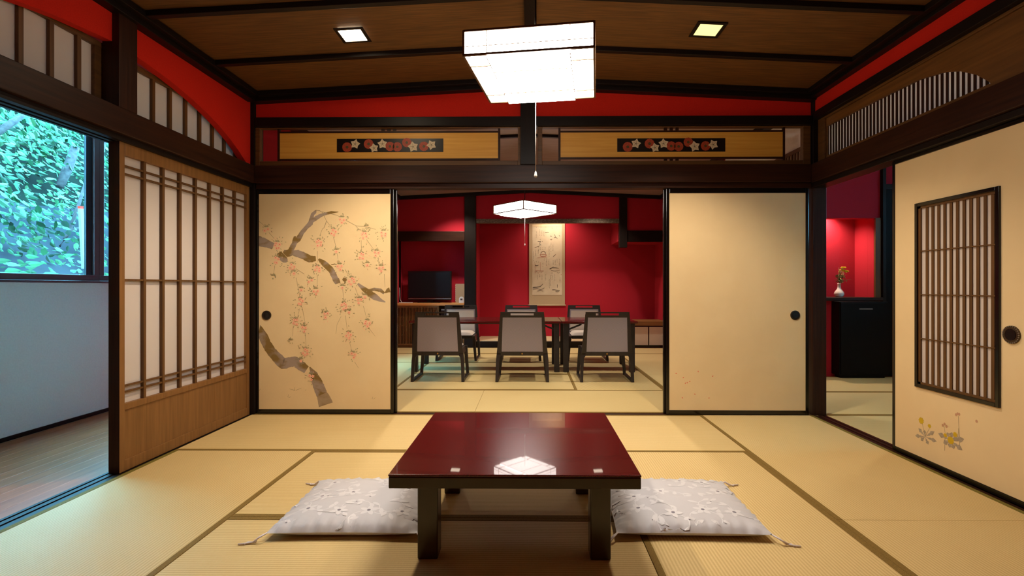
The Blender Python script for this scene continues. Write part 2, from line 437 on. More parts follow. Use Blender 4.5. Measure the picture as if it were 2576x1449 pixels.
trim(mb, M['dark_y'], 'dark grooved sill of the side doorway', 0)

trim(MB().box(-2.29, -2.155, 3.895, 4.03, -.05, 2.50), M['black_z'], 'dark corner post between shoji and blossom door')
trim(MB().box(2.185, 2.30, 3.885, 4.02, 1.80, 2.50), M['black_z'], 'upper dark corner post by the side transom')
trim(MB().box(2.196, 2.302, 3.912, 4.05, 0, 1.80), M['dark_z'], 'dark corner post beside the side doorway')
# head jambs (grooved) and long rails
mb = MB(); mb.box(-2.285, -2.172, YN, 3.893, 1.79, 1.806)
for x0, x1 in ((-2.285, -2.266), (-2.248, -2.226), (-2.204, -2.172)): mb.box(x0, x1, YN, 3.893, 1.777, 1.79)
trim(mb, M['black_y'], 'grooved head jamb above shoji and corridor opening', 0)
trim(MB().box(-2.21, -2.146, YN, 3.884, 1.8065, 1.943), M['dark_y'], 'long dark rail above the shoji door', .004)
trim(MB().box(-2.29, -2.2105, YN, 3.893, 1.8065, 1.895), M['dark_y'], 'corridor side of the rail over the shoji', .002)
trim(MB().box(-2.15, 2.183, 3.905, 3.98, 1.766, 1.806), M['dark_x'], 'dark head jamb above the fusuma doors')
trim(MB().box(-2.145, 2.165, 3.875, 3.98, 1.8065, 1.943), M['dark_x'], 'long dark rail above the fusuma doors', .004)
trim(MB().box(2.19, 2.30, YN, 3.911, 1.766, 1.80), M['black_y'], 'head jamb above the side doorway')
trim(MB().box(2.166, 2.30, YN, 3.884, 1.8005, 1.943), M['dark_y'], 'long dark rail above the side doorway', .004)
# back wall: beam, centre post, red frieze, ceiling moulding
trim(MB().box(-2.15, 2.18, 3.885, 3.985, 2.25, 2.322), M['black_x'], 'dark beam under the red frieze of the dividing wall')
trim(MB().box(-.072, .050, 3.862, 3.99, 1.9435, 2.545), M['black_z'], 'short dark post between the two gold transom panels')
S('wall_back', MB().prism([(-2.2, 2.322), (2.25, 2.322), (2.25, zc(2.18) + .02), (0, ZR + .02), (-2.2, zc(2.17) + .02)], 'y', 3.92, 3.98), M['red'],
  'red frieze above the gold transom panels')
def gable_beam(y0, y1, zb, label, h=.065, w0=-2.17, w1=2.195):
    mb = MB()
    sl = (ZR - ZC0) / 2.18
    for x0, x1 in ((w0, 0), (0, w1)):
        za = zb + (2.18 - abs(x0)) * sl; zbb = zb + (2.18 - abs(x1)) * sl
        mb.hexa([(x0, y0, za), (x1, y0, zbb), (x1, y1, zbb), (x0, y1, za), (x0, y0, za + h), (x1, y0, zbb + h), (x1, y1, zbb + h), (x0, y1, za + h)])
    return mb
mb = gable_beam(3.856, 3.93, 2.432, '', .03)
mb2 = gable_beam(3.82, 3.93, 2.462, '', .036); mb.add(mb2.v, mb2.f)
trim(mb, M['black_x'], 'sloping dark ceiling moulding over the red frieze', .003)
mb = MB().box(-2.2, -2.125, YN, 3.86, 2.432, 2.463); mb.box(-2.2, -2.088, YN, 3.84, 2.463, 2.50)
trim(mb, M['black_y'], 'dark ceiling moulding along the shoji wall', .003)
mb = MB().box(2.15, 2.22, YN, 3.86, 2.445, 2.470); mb.box(2.11, 2.22, YN, 3.84, 2.470, 2.505)
trim(mb, M['black_y'], 'dark ceiling moulding along the side room wall', .003)

# ceiling boards, ribs, ridge
S('ceiling', MB().prism([(-2.26, ZC0), (0, ZR), (2.26, ZC0), (2.26, ZC0 + .2), (-2.26, ZC0 + .2)], 'y', YN, 3.92), M['ceil'],
  'dark brown boarded ceiling of the front room')
sl = (ZR - ZC0) / 2.18
for i, y0 in enumerate((3.300, 2.700, 2.10, 1.50, .90, .30)):
    for k, (x0, x1) in enumerate(((-2.095, -.033), (.033, 2.12))):
        za, zb = zc(x0), zc(x1)
        h = .030
        mb = MB().hexa([(x0, y0, za - h), (x1, y0, zb - h), (x1, y0 + .04, zb - h), (x0, y0 + .04, za - h),
                        (x0, y0, za + .002), (x1, y0, zb + .002), (x1, y0 + .04, zb + .002), (x0, y0 + .04, za + .002)])
        trim(mb, M['black_x'], 'dark ceiling rib %s, %s of the ridge' % (('closest to the dividing wall', 'second from the dividing wall', 'above the camera', 'further back', 'behind the camera', 'near the rear wall')[i], ('left', 'right')[k]), .003)
trim(MB().box(-.033, .033, YN, 3.83, ZR - .045, ZR + .01), M['black_y'], 'dark ridge beam down the middle of the ceiling', .003)
S('wall_front', MB().box(-2.3, 2.32, YN - .12, YN - .002, -.1, 2.75), M['red'], 'red wall behind the viewpoint')

# left wall: red fascia with shallow arches, shoji transom windows
arch = [(2.722, 1.285), (2.85, 1.272), (3.0, 1.255), (3.105, 1.238), (3.224, 1.214), (3.372, 1.176), (3.5, 1.134), (3.645, 1.072), (3.74, 1.02), (3.824, .967), (3.895, .915)]
poly = [(y, 1 + z) for y, z in arch] + [(3.895, 2.465), (2.722, 2.465)]
S('wall_left', MB().prism(poly, 'x', -2.235, -2.187), M['red'], 'red arched fascia above the shoji door')
arch2 = [(5.32 - y, z) for y, z in arch]
poly = [(y, 1 + z) for y, z in arch2] + [(YN, 1.915), (YN, 2.465), (2.598, 2.465)]
S('wall_left', MB().prism(poly, 'x', -2.235, -2.187), M['red'], 'red arched fascia above the corridor opening')
S('wall_left', MB().box(-2.35, -2.236, YN, 3.9, 2.30, 2.75), M['red'], 'wall head behind the red fascia')
trim(MB().box(-2.24, -2.150, 2.598, 2.722, 1.9435, 2.445), M['dark_z'], 'short dark post between the two shoji transoms')

def shoji_transom(n, y0, y1, bars, top, label):
    t = struct('window_%d' % n, label, 'window', (-2.262, (y0 + y1) / 2, 1.90))
    fr = MB()
    fr.box(-2.28, -2.245, y0, y1, top, top + .03).box(-2.28, -2.245, y0, y1, 1.896, 1.915)
    fr.box(-2.28, -2.245, y0, y0 + .05, 1.915, top).box(-2.28, -2.245, y1 - .05, y1, 1.915, top)
    fr.build('window_frame', M['brown_y'], t, .002)
    sl_ = MB()
    for y in bars: sl_.box(-2.262, -2.246, y - .011, y + .011, 1.914, top + .001)
    sl_.build('mullions', M['brown_z'], t)
    MB().box(-2.268, -2.2645, y0 + .04, y1 - .04, 1.91, top + .005).build('paper_pane', M['shoji'], t)
shoji_transom(1, 2.785, 3.89, [2.968, 3.109, 3.251, 3.391, 3.528, 3.667, 3.806], 2.236, 'shoji transom above the shoji door, cut by the red arch')
shoji_transom(2, 1.2, 2.61, [2.473 - .143 * k for k in range(8)], 2.249, 'shoji transom above the open corridor view')

def shoji_door(n, x0, x1, y0, y1, label):
    t = struct('door_%d' % n, label, 'door', ((x0 + x1) / 2, (y0 + y1) / 2, 0))
    zt = 1.778; xf = x1
    fr = MB()
    fr.box(x0, x1, y0, y0 + .036, .002, zt).box(x0, x1, y1 - .036, y1, .002, zt)
    fr.box(x0, x1, y0 + .036, y1 - .036, 1.711, zt)
    fr.box(x0, x1, y0 + .036, y1 - .036, .332, .366).box(x0, x1, y0 + .036, y1 - .036, .002, .062)
    fr.build('door_frame', M['honey_z'], t, .002)
    MB().box(x0, x1, y0 - .0012, y0 - .0001, .002, zt).build('edge_shade', M['dark_z'], t)  # dark strip added to put shade on the near stile edge
    pl = MB(); n_ = 9; w_ = (y1 - y0 - .072) / n_
    for k in range(n_): pl.box(x0 + .008, x1 - .007 - .0006 * (k % 2), y0 + .036 + k * w_, y0 + .036 + (k + 1) * w_ - .0006, .062, .332)
    pl.build('kick_board', M['honey_z'], t)
    lt = MB(); ya, yb = y0 + .036, y1 - .036
    for k in range(1, 8):
        y = ya + (yb - ya) * k / 8; lt.box(x1 - .022, x1 - .004, y - .0095, y + .0095, .366, 1.711)
    for z in (1.655, 1.612, 1.037, .462, .428): lt.box(x1 - .020, x1 - .006, ya, yb, z - .005, z + .005)
    lt.build('lattice', M['brown_z'], t)
    MB().box(x1 - .0255, x1 - .0225, ya - .002, yb + .002, .364, 1.713).build('paper_pane', M['shoji'], t)
shoji_door(1, -2.219, -2.189, 2.648, 3.888, 'wooden shoji sliding door with paper panes facing the room')
shoji_door(2, -2.253, -2.223, 2.655, 3.888, 'second shoji sliding door stacked behind the first')

# right wall: plaster strip, slatted transom, doors
S('wall_right', MB().box(2.20, 2.26, YN, 3.885, 2.345, 2.50), M['red'], 'narrow red strip under the ceiling above the slatted transom')
trim(MB().box(2.185, 2.27, YN, 3.885, 2.283, 2.345), M['black_y'], 'dark rail between red strip and slatted transom board')
t = thing('transom_panel', 'brown wooden transom with a curved slatted opening above the side doorway', 'transom', (2.245, 2.9, 1.944))
def opening_top(y):
    pts = [(2.455, .985), (2.466, 1.0), (2.532, 1.06), (2.626, 1.118), (2.727, 1.157), (2.904, 1.19), (3.27, 1.202), (3.796, 1.208), (3.81, 1.208)]
    for (a_, za), (b2, zb) in zip(pts, pts[1:]):
        if a_ <= y <= b2: return 1 + za + (zb - za) * (y - a_) / (b2 - a_)
    return 1.985
ys = [2.455, 2.466, 2.50, 2.532, 2.58, 2.626, 2.68, 2.727, 2.80, 2.904, 3.1, 3.27, 3.5, 3.8]
ztop, zbot, zo = 2.2825, 1.9445, 1.998
bd = MB()
bd.box(2.235, 2.254, YN, 2.455, zbot, ztop).box(2.235, 2.254, 3.80, 3.884, zbot, ztop).box(2.235, 2.254, 2.455, 3.80, zbot, zo - .012)
for y0, y1 in zip(ys, ys[1:]):
    bd.prism([(y0, max(opening_top(y0), zo - .012)), (y1, opening_top(y1)), (y1, ztop), (y0, ztop)], 'x', 2.235, 2.254)
bd.build('board', M['board_dark'], t)
fr = MB().box(2.220, 2.234, 3.80, 3.884, 1.96, 2.27).box(2.220, 2.234, YN, 3.884, ztop - .016, ztop).box(2.220, 2.234, YN, 3.884, zbot, zbot + .02)
fr.build('frame', M['brown_y'], t, .002)
slt = MB()
for k in range(40):
    y = 3.806 - k * (3.806 - 2.49) / 39
    slt.box(2.248, 2.254, y - .0065, y + .0065, 1.985, max(opening_top(min(y, 3.8)) + .004, 1.99))
slt.build('slats', M['dark_z'], t)
MB().box(2.2545, 2.2575, 2.45, 3.815, 1.98, 2.22).build('paper_pane', M['gap_white'], t)  # white sheet added for bright slat gaps, in place of a lit side room

def ellipse_poly(cx, cy, rx, ry, n=12, ph=0):
    return [(cx + rx * math.cos(2 * PI * k / n + ph), cy + ry * math.sin(2 * PI * k / n + ph)) for k in range(n)]
def leafp(cx, cy, ang, L, W, n=5):
    P = []
    for k in range(n + 1):
        u = k / n; P.append((u, W * math.sin(PI * u) ** .8))
    P += [(u, -w_) for u, w_ in reversed(P[1:-1])]
    ca, sa = math.cos(ang), math.sin(ang)
    return [(cx + (u * L) * ca - v * sa, cy + (u * L) * sa + v * ca) for u, v in P]

# door with the dandelions and lattice window
t = struct('door_3', 'cream sliding door with slatted window and painted dandelions', 'door', (2.235, 2.65, 0))
y0, y1 = 2.20, 3.10; xa, xb = 2.224, 2.248
fr = MB().box(xa, xb, y0, y0 + .022, .002, 1.765).box(xa, xb, y1 - .022, y1, .002, 1.765)
fr.box(xa, xb, y0 + .022, y1 - .022, 1.743, 1.765).box(xa, xb, y0 + .022, y1 - .022, .002, .030)
fr.build('door_frame', M['lacquer'], t, .003)
wy0, wy1, wz0, wz1 = 2.392, 2.912, .425, 1.477
pp = MB()
for q in ((y0 + .022, wy0 + .01, .03, 1.743), (wy1 - .01, y1 - .022, .03, 1.743), (wy0 + .01, wy1 - .01, .03, wz0 + .01), (wy0 + .01, wy1 - .01, wz1 - .01, 1.743)):
    pp.box(xa + .003, xb - .003, *q)
XP = xa + .003
def on_r(px, py): y, z = at_x(px, py, XP); return y, z
Lr = [0]
def putr(pts, mi):
    Lr[0] += 1; x = XP - .0003 - .00002 * Lr[0]
    pp.poly([(x, y, z) for y, z in pts], mi)
cr = lambda x, y: on_r(2230 + x / 4.263, 960 + y / 4.263)
def stroke(fn, put, pts, w0, w1, mi):
    """thin brush line through 2-D points"""
    P = [fn(*p) for p in pts]; n = len(P)
    L_, R_ = [], []
    for i, p in enumerate(P):
        a_ = P[max(i - 1, 0)]; b2 = P[min(i + 1, n - 1)]
        dx, dy = b2[0] - a_[0], b2[1] - a_[1]; m_ = math.hypot(dx, dy) or 1; nx, ny = -dy / m_, dx / m_
        w_ = (w0 + (w1 - w0) * i / max(n - 1, 1)) / 2
        L_.append((p[0] + nx * w_, p[1] + ny * w_)); R_.append((p[0] - nx * w_, p[1] - ny * w_))
    for i in range(n - 1): put([L_[i], L_[i + 1], R_[i + 1], R_[i]], mi)
for line in ([(415, 590), (385, 450)], [(415, 590), (462, 500)]): stroke(cr, putr, line, .004, .002, 2)
for line in ([(625, 740), (630, 560), (620, 480)], [(785, 700), (785, 600), (778, 500), (772, 370)], [(765, 600), (775, 500)], [(690, 630), (635, 590)]): stroke(cr, putr, line, .003, .002, 2)
def blade(x, y, tipx, tipy, wd):
    p0 = cr(x, y); p1 = cr(tipx, tipy)
    ang = math.atan2(p1[1] - p0[1], p1[0] - p0[0]); L_ = math.hypot(p1[0] - p0[0], p1[1] - p0[1])
    # widest near the tip, like a toothed rosette leaf
    prof = [(0, .004), (.3, .25), (.45, .5), (.55, .4), (.7, .95), (.8, .7), (1, .05)]
    ca, sa = math.cos(ang), math.sin(ang)
    P = [(u, v * wd) for u, v in prof] + [(u, -v * wd) for u, v in reversed(prof)]
    putr([(p0[0] + u * L_ * ca - v * sa, p0[1] + u * L_ * sa + v * ca) for u, v in P], 3)
for tx, ty in ((345, 500), (310, 580), (370, 630), (450, 675), (540, 642), (515, 535), (410, 520)): blade(415, 592, tx, ty, .013)
for tx, ty in ((555, 555), (612, 660), (675, 705), (725, 720), (815, 735), (832, 615), (760, 600), (705, 545), (650, 545)): blade(690, 630, tx, ty, .016)
for x, y, r in ((374, 418, .018), (462, 476, .011), (690, 630, .02), (738, 568, .013), (632, 575, .011)):
    c0 = cr(x, y); P = ellipse_poly(*c0, r, r, 18)
    putr([(c0[0] + (p[0] - c0[0]) * (1 + .14 * (-1) ** i), c0[1] + (p[1] - c0[1]) * (1 + .14 * (-1) ** i)) for i, p in enumerate(P)], 4)
for x, y in ((605, 468), (625, 455), (645, 480), (748, 355), (782, 350), (765, 345), (968, 425)): putr(ellipse_poly(*cr(x, y), .007, .008, 8), 5)
for x, y in ((300, 900),): pass
pp.keep = False
pp.build('paper_panel', [M['cream'], M['ink'], M['twig'], M['grey_leaf'], M['yellow'], mat('painted_bud', (196, 150, 118), .8, .1)], t)
lw = MB()
lw.box(xa - .008, xb, wy0, wy0 + .02, wz0, wz1).box(xa - .008, xb, wy1 - .02, wy1, wz0, wz1).box(xa - .008, xb, wy0 + .02, wy1 - .02, wz0, wz0 + .02).box(xa - .008, xb, wy0 + .02, wy1 - .02, wz1 - .02, wz1)
lf = lw.build('window_frame', M['lacquer'], t, .002)
sl2 = MB(); ia, ib = wy0 + .02, wy1 - .02
sl2.box(xa, xb - .004, ib - .016, ib, wz0 + .02, wz1 - .02).box(xa, xb - .004, ia, ib, wz0 + .02, wz0 + .032).box(xa, xb - .004, ia, ib, wz1 - .032, wz1 - .02)
pitch = (ib - .016 - ia) / 11.6
for k in range(11):
    y = ib - .016 - pitch * (k + 1) + .0
    sl2.box(xa + .0035, xa + .0085, y - .0082, y + .0082, wz0 + .03, wz1 - .03)
for z in (1.202, .955, .705): sl2.box(xa + .0005, xa + .006, ia, ib, z - .0028, z + .0028)
sl2.build('slats', M['brown_z'], lf)
MB().box(xa + .009, xa + .012, ia, ib, wz0 + .015, wz1 - .015).build('paper_pane', M['shoji'], lf)
hy, hz = at_x(2546, 842, XP)
hd = MB().disc((XP - .003, hy, hz), .042, 'x', .006).disc((XP - .0045, hy, hz), .034, 'x', .006)
for k in range(24):
    a_ = 2 * PI * k / 24; hd.disc((XP - .007, hy + .0385 * math.cos(a_), hz + .0385 * math.sin(a_)), .0032, 'x', .003, 8, 1)
hd.disc((XP - .0085, hy, hz), .027, 'x', .002, 28, 2)
hd.build('finger_pull', [M['bronze'], M['metal'], M['lacquer']], t)

def plain_fusuma(n, x0, x1, y0, y1, label):
    t = struct('door_%d' % n, label, 'door', ((x0 + x1) / 2, (y0 + y1) / 2, 0))
    if x1 - x0 < y1 - y0:
        fr = MB().box(x0, x1, y0, y0 + .022, .002, 1.765).box(x0, x1, y1 - .022, y1, .002, 1.765)
        fr.box(x0, x1, y0 + .022, y1 - .022, 1.743, 1.765).box(x0, x1, y0 + .022, y1 - .022, .002, .03)
        fr.build('door_frame', M['lacquer'], t, .003)
        MB().box(x0 + .003, x1 - .003, y0 + .022, y1 - .022, .03, 1.743).build('paper_panel', M['cream'], t)
    return t
plain_fusuma(4, 2.224, 2.248, 1.285, 2.195, 'cream sliding door next to the dandelion door, outside the view')
plain_fusuma(5, 2.224, 2.248, .37, 1.28, 'cream sliding door beside the viewpoint')
plain_fusuma(6, 2.254, 2.278, 2.13, 3.03, 'cream sliding door stacked behind the dandelion door')
S('wall_right', MB().box(2.225, 2.275, YN, .365, 0, 1.766), M['red'], 'red wall beside the viewpoint')
S('wall_left', MB().box(-2.275, -2.225, YN, -.4, 0, 1.777), M['red'], 'red wall at the near end of the corridor side')

# ------------------------------------------------------------------ fusuma of the dividing wall
def fusuma(n, X0, X1, yf, label, paint=None, frame_w=.025):
    t = struct('door_%d' % n, label, 'door', ((X0 + X1) / 2, yf + .012, 0))
    y0, y1 = yf, yf + .024; z1 = 1.765
    fr = MB().box(X0, X0 + frame_w, y0, y1, .002, z1).box(X1 - frame_w, X1, y0, y1, .002, z1)
    fr.box(X0 + frame_w, X1 - frame_w, y0, y1, 1.728, z1).box(X0 + frame_w, X1 - frame_w, y0, y1, .002, .036)
    fr.build('door_frame', M['lacquer'], t, .003)
    pp = MB().box(X0 + frame_w, X1 - frame_w, y0 + .003, y1 - .003, .036, 1.728)
    mats = [M['cream']]
    if paint: mats = paint(pp, y0 + .003, X0 + frame_w, X1 - frame_w)
    pp.build('paper_panel', mats, t)
    return t
rnd = random.Random(5)
def blossom_paint(pp, yp, xmin, xmax):
    cnt = [0]
    def put(pts, mi):
        cnt[0] += 1; y = yp - .0002 - .0000016 * cnt[0] - (.00012 if mi >= 4 else 0)
        pp.poly([(min(max(x, xmin), xmax), y, z) for x, z in pts], mi)
    P = lambda px, py: at_y(px, py, yp)
    c4 = lambda x, y: P(640 + x / 5.174, 500 + y / 5.174)
    c5 = lambda x, y: P(640 + x / 4.997, 760 + y / 4.997)
    s4, s5 = .003105 / 5.174, .003105 / 4.997
    def strip(fn, sc_, pts, mi, rough=.06):
        # ragged brush-wide strip: list of (x, y, half width)
        Q = []
        for (xa_, ya_, wa), (xb_, yb_, wb) in zip(pts, pts[1:]):
            n = max(2, int(math.hypot(xb_ - xa_, yb_ - ya_) / 16))
            for k in range(n): u = k / n; Q.append((xa_ + (xb_ - xa_) * u, ya_ + (yb_ - ya_) * u, wa + (wb - wa) * u))
        Q.append(pts[-1]); L_, R_ = [], []
        for i, (x, y, h) in enumerate(Q):
            a_, b2 = Q[max(i - 2, 0)], Q[min(i + 2, len(Q) - 1)]
            p, pa, pb = fn(x, y), fn(a_[0], a_[1]), fn(b2[0], b2[1])
            dx, dy = pb[0] - pa[0], pb[1] - pa[1]; m_ = math.hypot(dx, dy) or 1; nx, ny = -dy / m_, dx / m_
            h1 = h * sc_ * (1 + rnd.uniform(-rough, rough)); h2 = h * sc_ * (1 + rnd.uniform(-rough, rough))
            L_.append((p[0] + nx * h1, p[1] + ny * h1)); R_.append((p[0] - nx * h2, p[1] - ny * h2))
        for i in range(len(Q) - 1): put([L_[i], L_[i + 1], R_[i + 1], R_[i]], mi)
    A = [[(40, 545, 66), (120, 570, 60), (180, 590, 50), (245, 620, 42)], [(320, 700, 30), (360, 760, 46), (400, 800, 40), (425, 815, 20)],
         [(380, 680, 18), (430, 710, 48), (470, 700, 50), (500, 690, 36)], [(470, 700, 30), (560, 712, 46), (640, 740, 46), (720, 785, 48), (800, 780, 32)],
         [(835, 785, 12), (880, 820, 32), (940, 870, 40), (1000, 930, 38), (1040, 1010, 38), (1068, 1075, 40), (1110, 1060, 30)],
         [(1345, 1105, 12), (1420, 1170, 30), (1500, 1230, 40), (1570, 1280, 42), (1640, 1318, 22), (1705, 1345, 6)],
         [(1470, 1195, 14), (1560, 1178, 20), (1640, 1190, 24), (1690, 1232, 16)], [(1702, 1225, 8), (1735, 1195, 26), (1765, 1185, 32)],
         [(450, 720, 36), (490, 640, 36), (530, 565, 30), (570, 525, 36), (620, 440, 28), (680, 370, 26), (730, 320, 34), (742, 262, 26), (758, 200, 22), (790, 175, 20), (800, 150, 8)],
         [(735, 305, 20), (800, 255, 28), (860, 218, 22), (930, 195, 16), (1000, 178, 18), (1095, 172, 3)],
         [(500, 560, 10), (525, 500, 16), (540, 490, 6)], [(1145, 1055, 4), (1160, 1050, 26), (1190, 1055, 24), (1205, 1055, 4)], [(1175, 1075, 5), (1175, 1110, 5)],
         [(1000, 860, 5), (1050, 848, 6)]]
    for q in A: strip(c4, s4, q, 1)
    for q in ([(30, 330, 60), (70, 370, 56), (110, 430, 58), (155, 530, 60), (220, 630, 62), (300, 710, 66), (360, 775, 72), (440, 755, 62), (520, 745, 62), (590, 805, 62), (655, 850, 52)],
              [(695, 815, 6), (745, 900, 44), (785, 1000, 66), (820, 1090, 74), (850, 1170, 72)]): strip(c5, s5, q, 1)
    strip(c5, s5, [(850, 1160, 70), (880, 1230, 84), (900, 1290, 92)], 2, .04)
    tw4 = [[(800, 150), (850, 155), (885, 180), (940, 290), (1000, 370)], [(940, 290), (905, 380), (888, 388), (850, 480)], [(820, 680), (820, 830)], [(1030, 500), (1060, 620), (1090, 790)], [(1180, 920), (1220, 985)],
           [(820, 990), (815, 1150)], [(880, 170), (960, 190), (1080, 215), (1110, 240)], [(1190, 280), (1330, 355), (1450, 360), (1580, 400)], [(1320, 360), (1380, 410)], [(60, 295), (120, 340)], [(190, 440), (260, 520)],
           [(1460, 530), (1560, 670)], [(1390, 540), (1395, 680)], [(1610, 760), (1620, 850)], [(1690, 980), (1700, 1150)], [(540, 910), (650, 980)], [(545, 1030), (590, 1270)],
           [(1310, 1150), (1360, 1290)], [(1150, 1180), (1165, 1330)], [(265, 870), (250, 1000)]]
    tw5 = [[(600, 60), (640, 270)], [(570, 80), (545, 180)], [(640, 390), (650, 570)], [(490, 300), (480, 430)], [(1090, 180), (1040, 280), (1025, 400)], [(1145, 170), (1165, 340)], [(1195, 500), (1225, 610)],
           [(1260, 750), (1310, 830)], [(1370, 50), (1410, 200)], [(1450, 340), (1520, 430)], [(500, 1110), (510, 1070)], [(510, 1110), (440, 1090)], [(520, 1110), (590, 1080)], [(420, 1195), (430, 1160)], [(430, 1200), (460, 1190)],
           [(60, 1110), (80, 1090)], [(1480, 1220), (1490, 1190)], [(1500, 1220), (1520, 1200)], [(640, 1110), (650, 1100)]]
    for i, q in enumerate(tw4): stroke(c4, put, q, .0048 if i < 2 else .003, .002, 3)
    for q in tw5: stroke(c5, put, q, .0024, .0016, 3)
    cl = [(c4, x, y, n) for x, y, n in ((155, 405, 2), (300, 610, 5), (285, 800, 4), (490, 890, 4), (515, 975, 1), (840, 580, 5), (1030, 440, 4), (1140, 280, 3), (1430, 480, 5), (1680, 460, 4), (1395, 750, 4), (1590, 715, 3),
          (1470, 865, 1), (1065, 690, 1), (1110, 890, 3), (820, 920, 4), (730, 1075, 2), (800, 1210, 3), (610, 1190, 1), (600, 1340, 4), (1265, 1075, 6), (1145, 1160, 1), (1650, 910, 3), (1165, 1400, 5), (1370, 1330, 3), (1440, 1280, 1), (1460, 365, 0), (250, 1015, 0))]
    cl += [(c5, x, y, n) for x, y, n in ((520, 250, 4), (620, 340, 3), (905, 165, 3), (1190, 130, 1), (1185, 420, 4), (1240, 670, 3), (1420, 270, 4), (640, 630, 5), (585, 740, 1), (715, 945, 3), (460, 490, 0))]
    for fn, x, y, n in cl:
        cx, cz = fn(x, y); R = .008 + .0085 * math.sqrt(n)
        for k in range(7 + 2 * n):
            a_ = rnd.uniform(0, 2 * PI); rr = R * rnd.uniform(1.2, 2.3) if k % 3 else R * rnd.uniform(1.0, 1.4)
            lx, lz = cx + rr * math.cos(a_), cz + rr * 1.15 * math.sin(a_) + .006
            put(leafp(lx, lz, a_ + rnd.uniform(-.5, .5), .014, .0022), 4)
        for k in range(5):                                  # leaf fan above each bunch
            a_ = PI * (.1 + .2 * k); put(leafp(cx + .003 * math.cos(a_), cz + R * 1.1, a_, .019, .0026), 4)
        for k in range(n):
            a_ = 2 * PI * k / max(n, 1) + rnd.uniform(0, 1); rr = 0 if n == 1 else R * .68
            fx, fz = cx + rr * math.cos(a_), cz + rr * 1.2 * math.sin(a_)
            ph = rnd.uniform(0, 1); r_ = rnd.uniform(.0125, .0155)
            put([(fx + r_ * (.62 + .38 * abs(math.sin(2.5 * 2 * PI * j / 30 + ph))) * math.cos(2 * PI * j / 30), fz + r_ * (.62 + .38 * abs(math.sin(2.5 * 2 * PI * j / 30 + ph))) * math.sin(2 * PI * j / 30)) for j in range(30)], 5)
            put(ellipse_poly(fx, fz, .0042, .0042, 8), 6)
        for k in range(min(n, 4)):
            a_ = rnd.uniform(0, 2 * PI); rr = R * rnd.uniform(1.4, 2.3)
            put(leafp(cx + rr * math.cos(a_), cz + rr * math.sin(a_), a_, .009, .0024), 5)
    return [M['cream'], M['ink'], M['ink_pale'], M['twig'], M['leaf_ink'], M['pink'], M['pink_dark']]
def petal_paint(pp, yp, xmin, xmax):
    for i, (x, y, a_) in enumerate(((262, 252, .2), (620, 225, 1.6), (378, 322, .7), (412, 415, 1.4), (445, 405, 2.3), (483, 385, .8), (568, 590, 2.8), (365, 650, 2.2), (793, 652, .2), (855, 300, .8))):
        cx, cz = at_y(1660 + x / 6.44, 900 + y / 6.44, yp)
        pp.poly([(p[0], yp - .0004 - i * .00002, p[1]) for p in leafp(cx - .006 * math.cos(a_), cz - .006 * math.sin(a_), a_, .014, .004)], 1)
    return [M['cream'], M['pink_dark']]
xa_, _ = at_y(643, 700, 3.917); xb_, _ = at_y(990, 700, 3.917)
LX0, LX1 = xa_, xb_
t = fusuma(7, LX0, LX1, 3.917, 'cream sliding door painted with a weeping cherry branch', blossom_paint)
def pull(t, px, py, yp):
    x, z = at_y(px, py, yp)
    mb = MB().disc((x, yp - .002, z), .037, 'y', .006).disc((x, yp - .0035, z), .030, 'y', .006, 28, 1).disc((x, yp - .0045, z), .021, 'y', .006, 28, 2)
    mb.build('finger_pull', [M['bronze'], M['plaque'], M['lacquer']], t)
pull(t, 671, 793, 3.92)
RX0, _ = at_y(1676, 700, 3.917); RX1, _ = at_y(2035, 700, 3.917)
t = fusuma(8, RX0, RX1, 3.917, 'plain cream sliding door with a few falling petals', petal_paint)
pull(t, 2000, 793, 3.92)
fusuma(9, LX0 + .012, LX1 + .018, 3.946, 'cream sliding door stacked behind the blossom door')
fusuma(10, RX0 - .014, RX1 - .01, 3.946, 'cream sliding door stacked behind the petal door')

# ------------------------------------------------------------------ gold transom panels
def star_flower(mb, c, r, y, ph):
    n = 10
    mb.poly([(c[0] + r * (1 if j % 2 == 0 else .62) * math.cos(2 * PI * j / n + ph), y, c[1] + r * (1 if j % 2 == 0 else .62) * math.sin(2 * PI * j / n + ph)) for j in range(n)], 1)
    for j in range(5):
        a_ = 2 * PI * j / 5 + ph
        p0 = c; p1 = (c[0] + r * .75 * math.cos(a_), c[1] + r * .75 * math.sin(a_)); nx, nz = -math.sin(a_) * .0016, math.cos(a_) * .0016
        mb.poly([(p0[0] + nx, y - .0004, p0[1] + nz), (p1[0], y - .0004, p1[1]), (p0[0] - nx, y - .0004, p0[1] - nz)], 3)
def mum(mb, c, r, y):
    n = 32
    mb.poly([(c[0] + r * (1 - .07 * (j % 2)) * math.cos(2 * PI * j / n), y, c[1] + r * (1 - .07 * (j % 2)) * math.sin(2 * PI * j / n)) for j in range(n)], 2)
    mb.poly([(p[0], y - .0004, p[1]) for p in ellipse_poly(*c, r * .30, r * .30, 12)], 3)
    for j in range(16):
        a_ = 2 * PI * j / 16; p0 = (c[0] + r * .4 * math.cos(a_), c[1] + r * .4 * math.sin(a_)); p1 = (c[0] + r * .93 * math.cos(a_), c[1] + r * .93 * math.sin(a_))
        nx, nz = -math.sin(a_) * .0009, math.cos(a_) * .0009
        mb.poly([(p0[0] + nx, y - .0003, p0[1] + nz), (p1[0] + nx, y - .0003, p1[1] + nz), (p1[0] - nx, y - .0003, p1[1] - nz), (p0[0] - nx, y - .0003, p0[1] - nz)], 3)
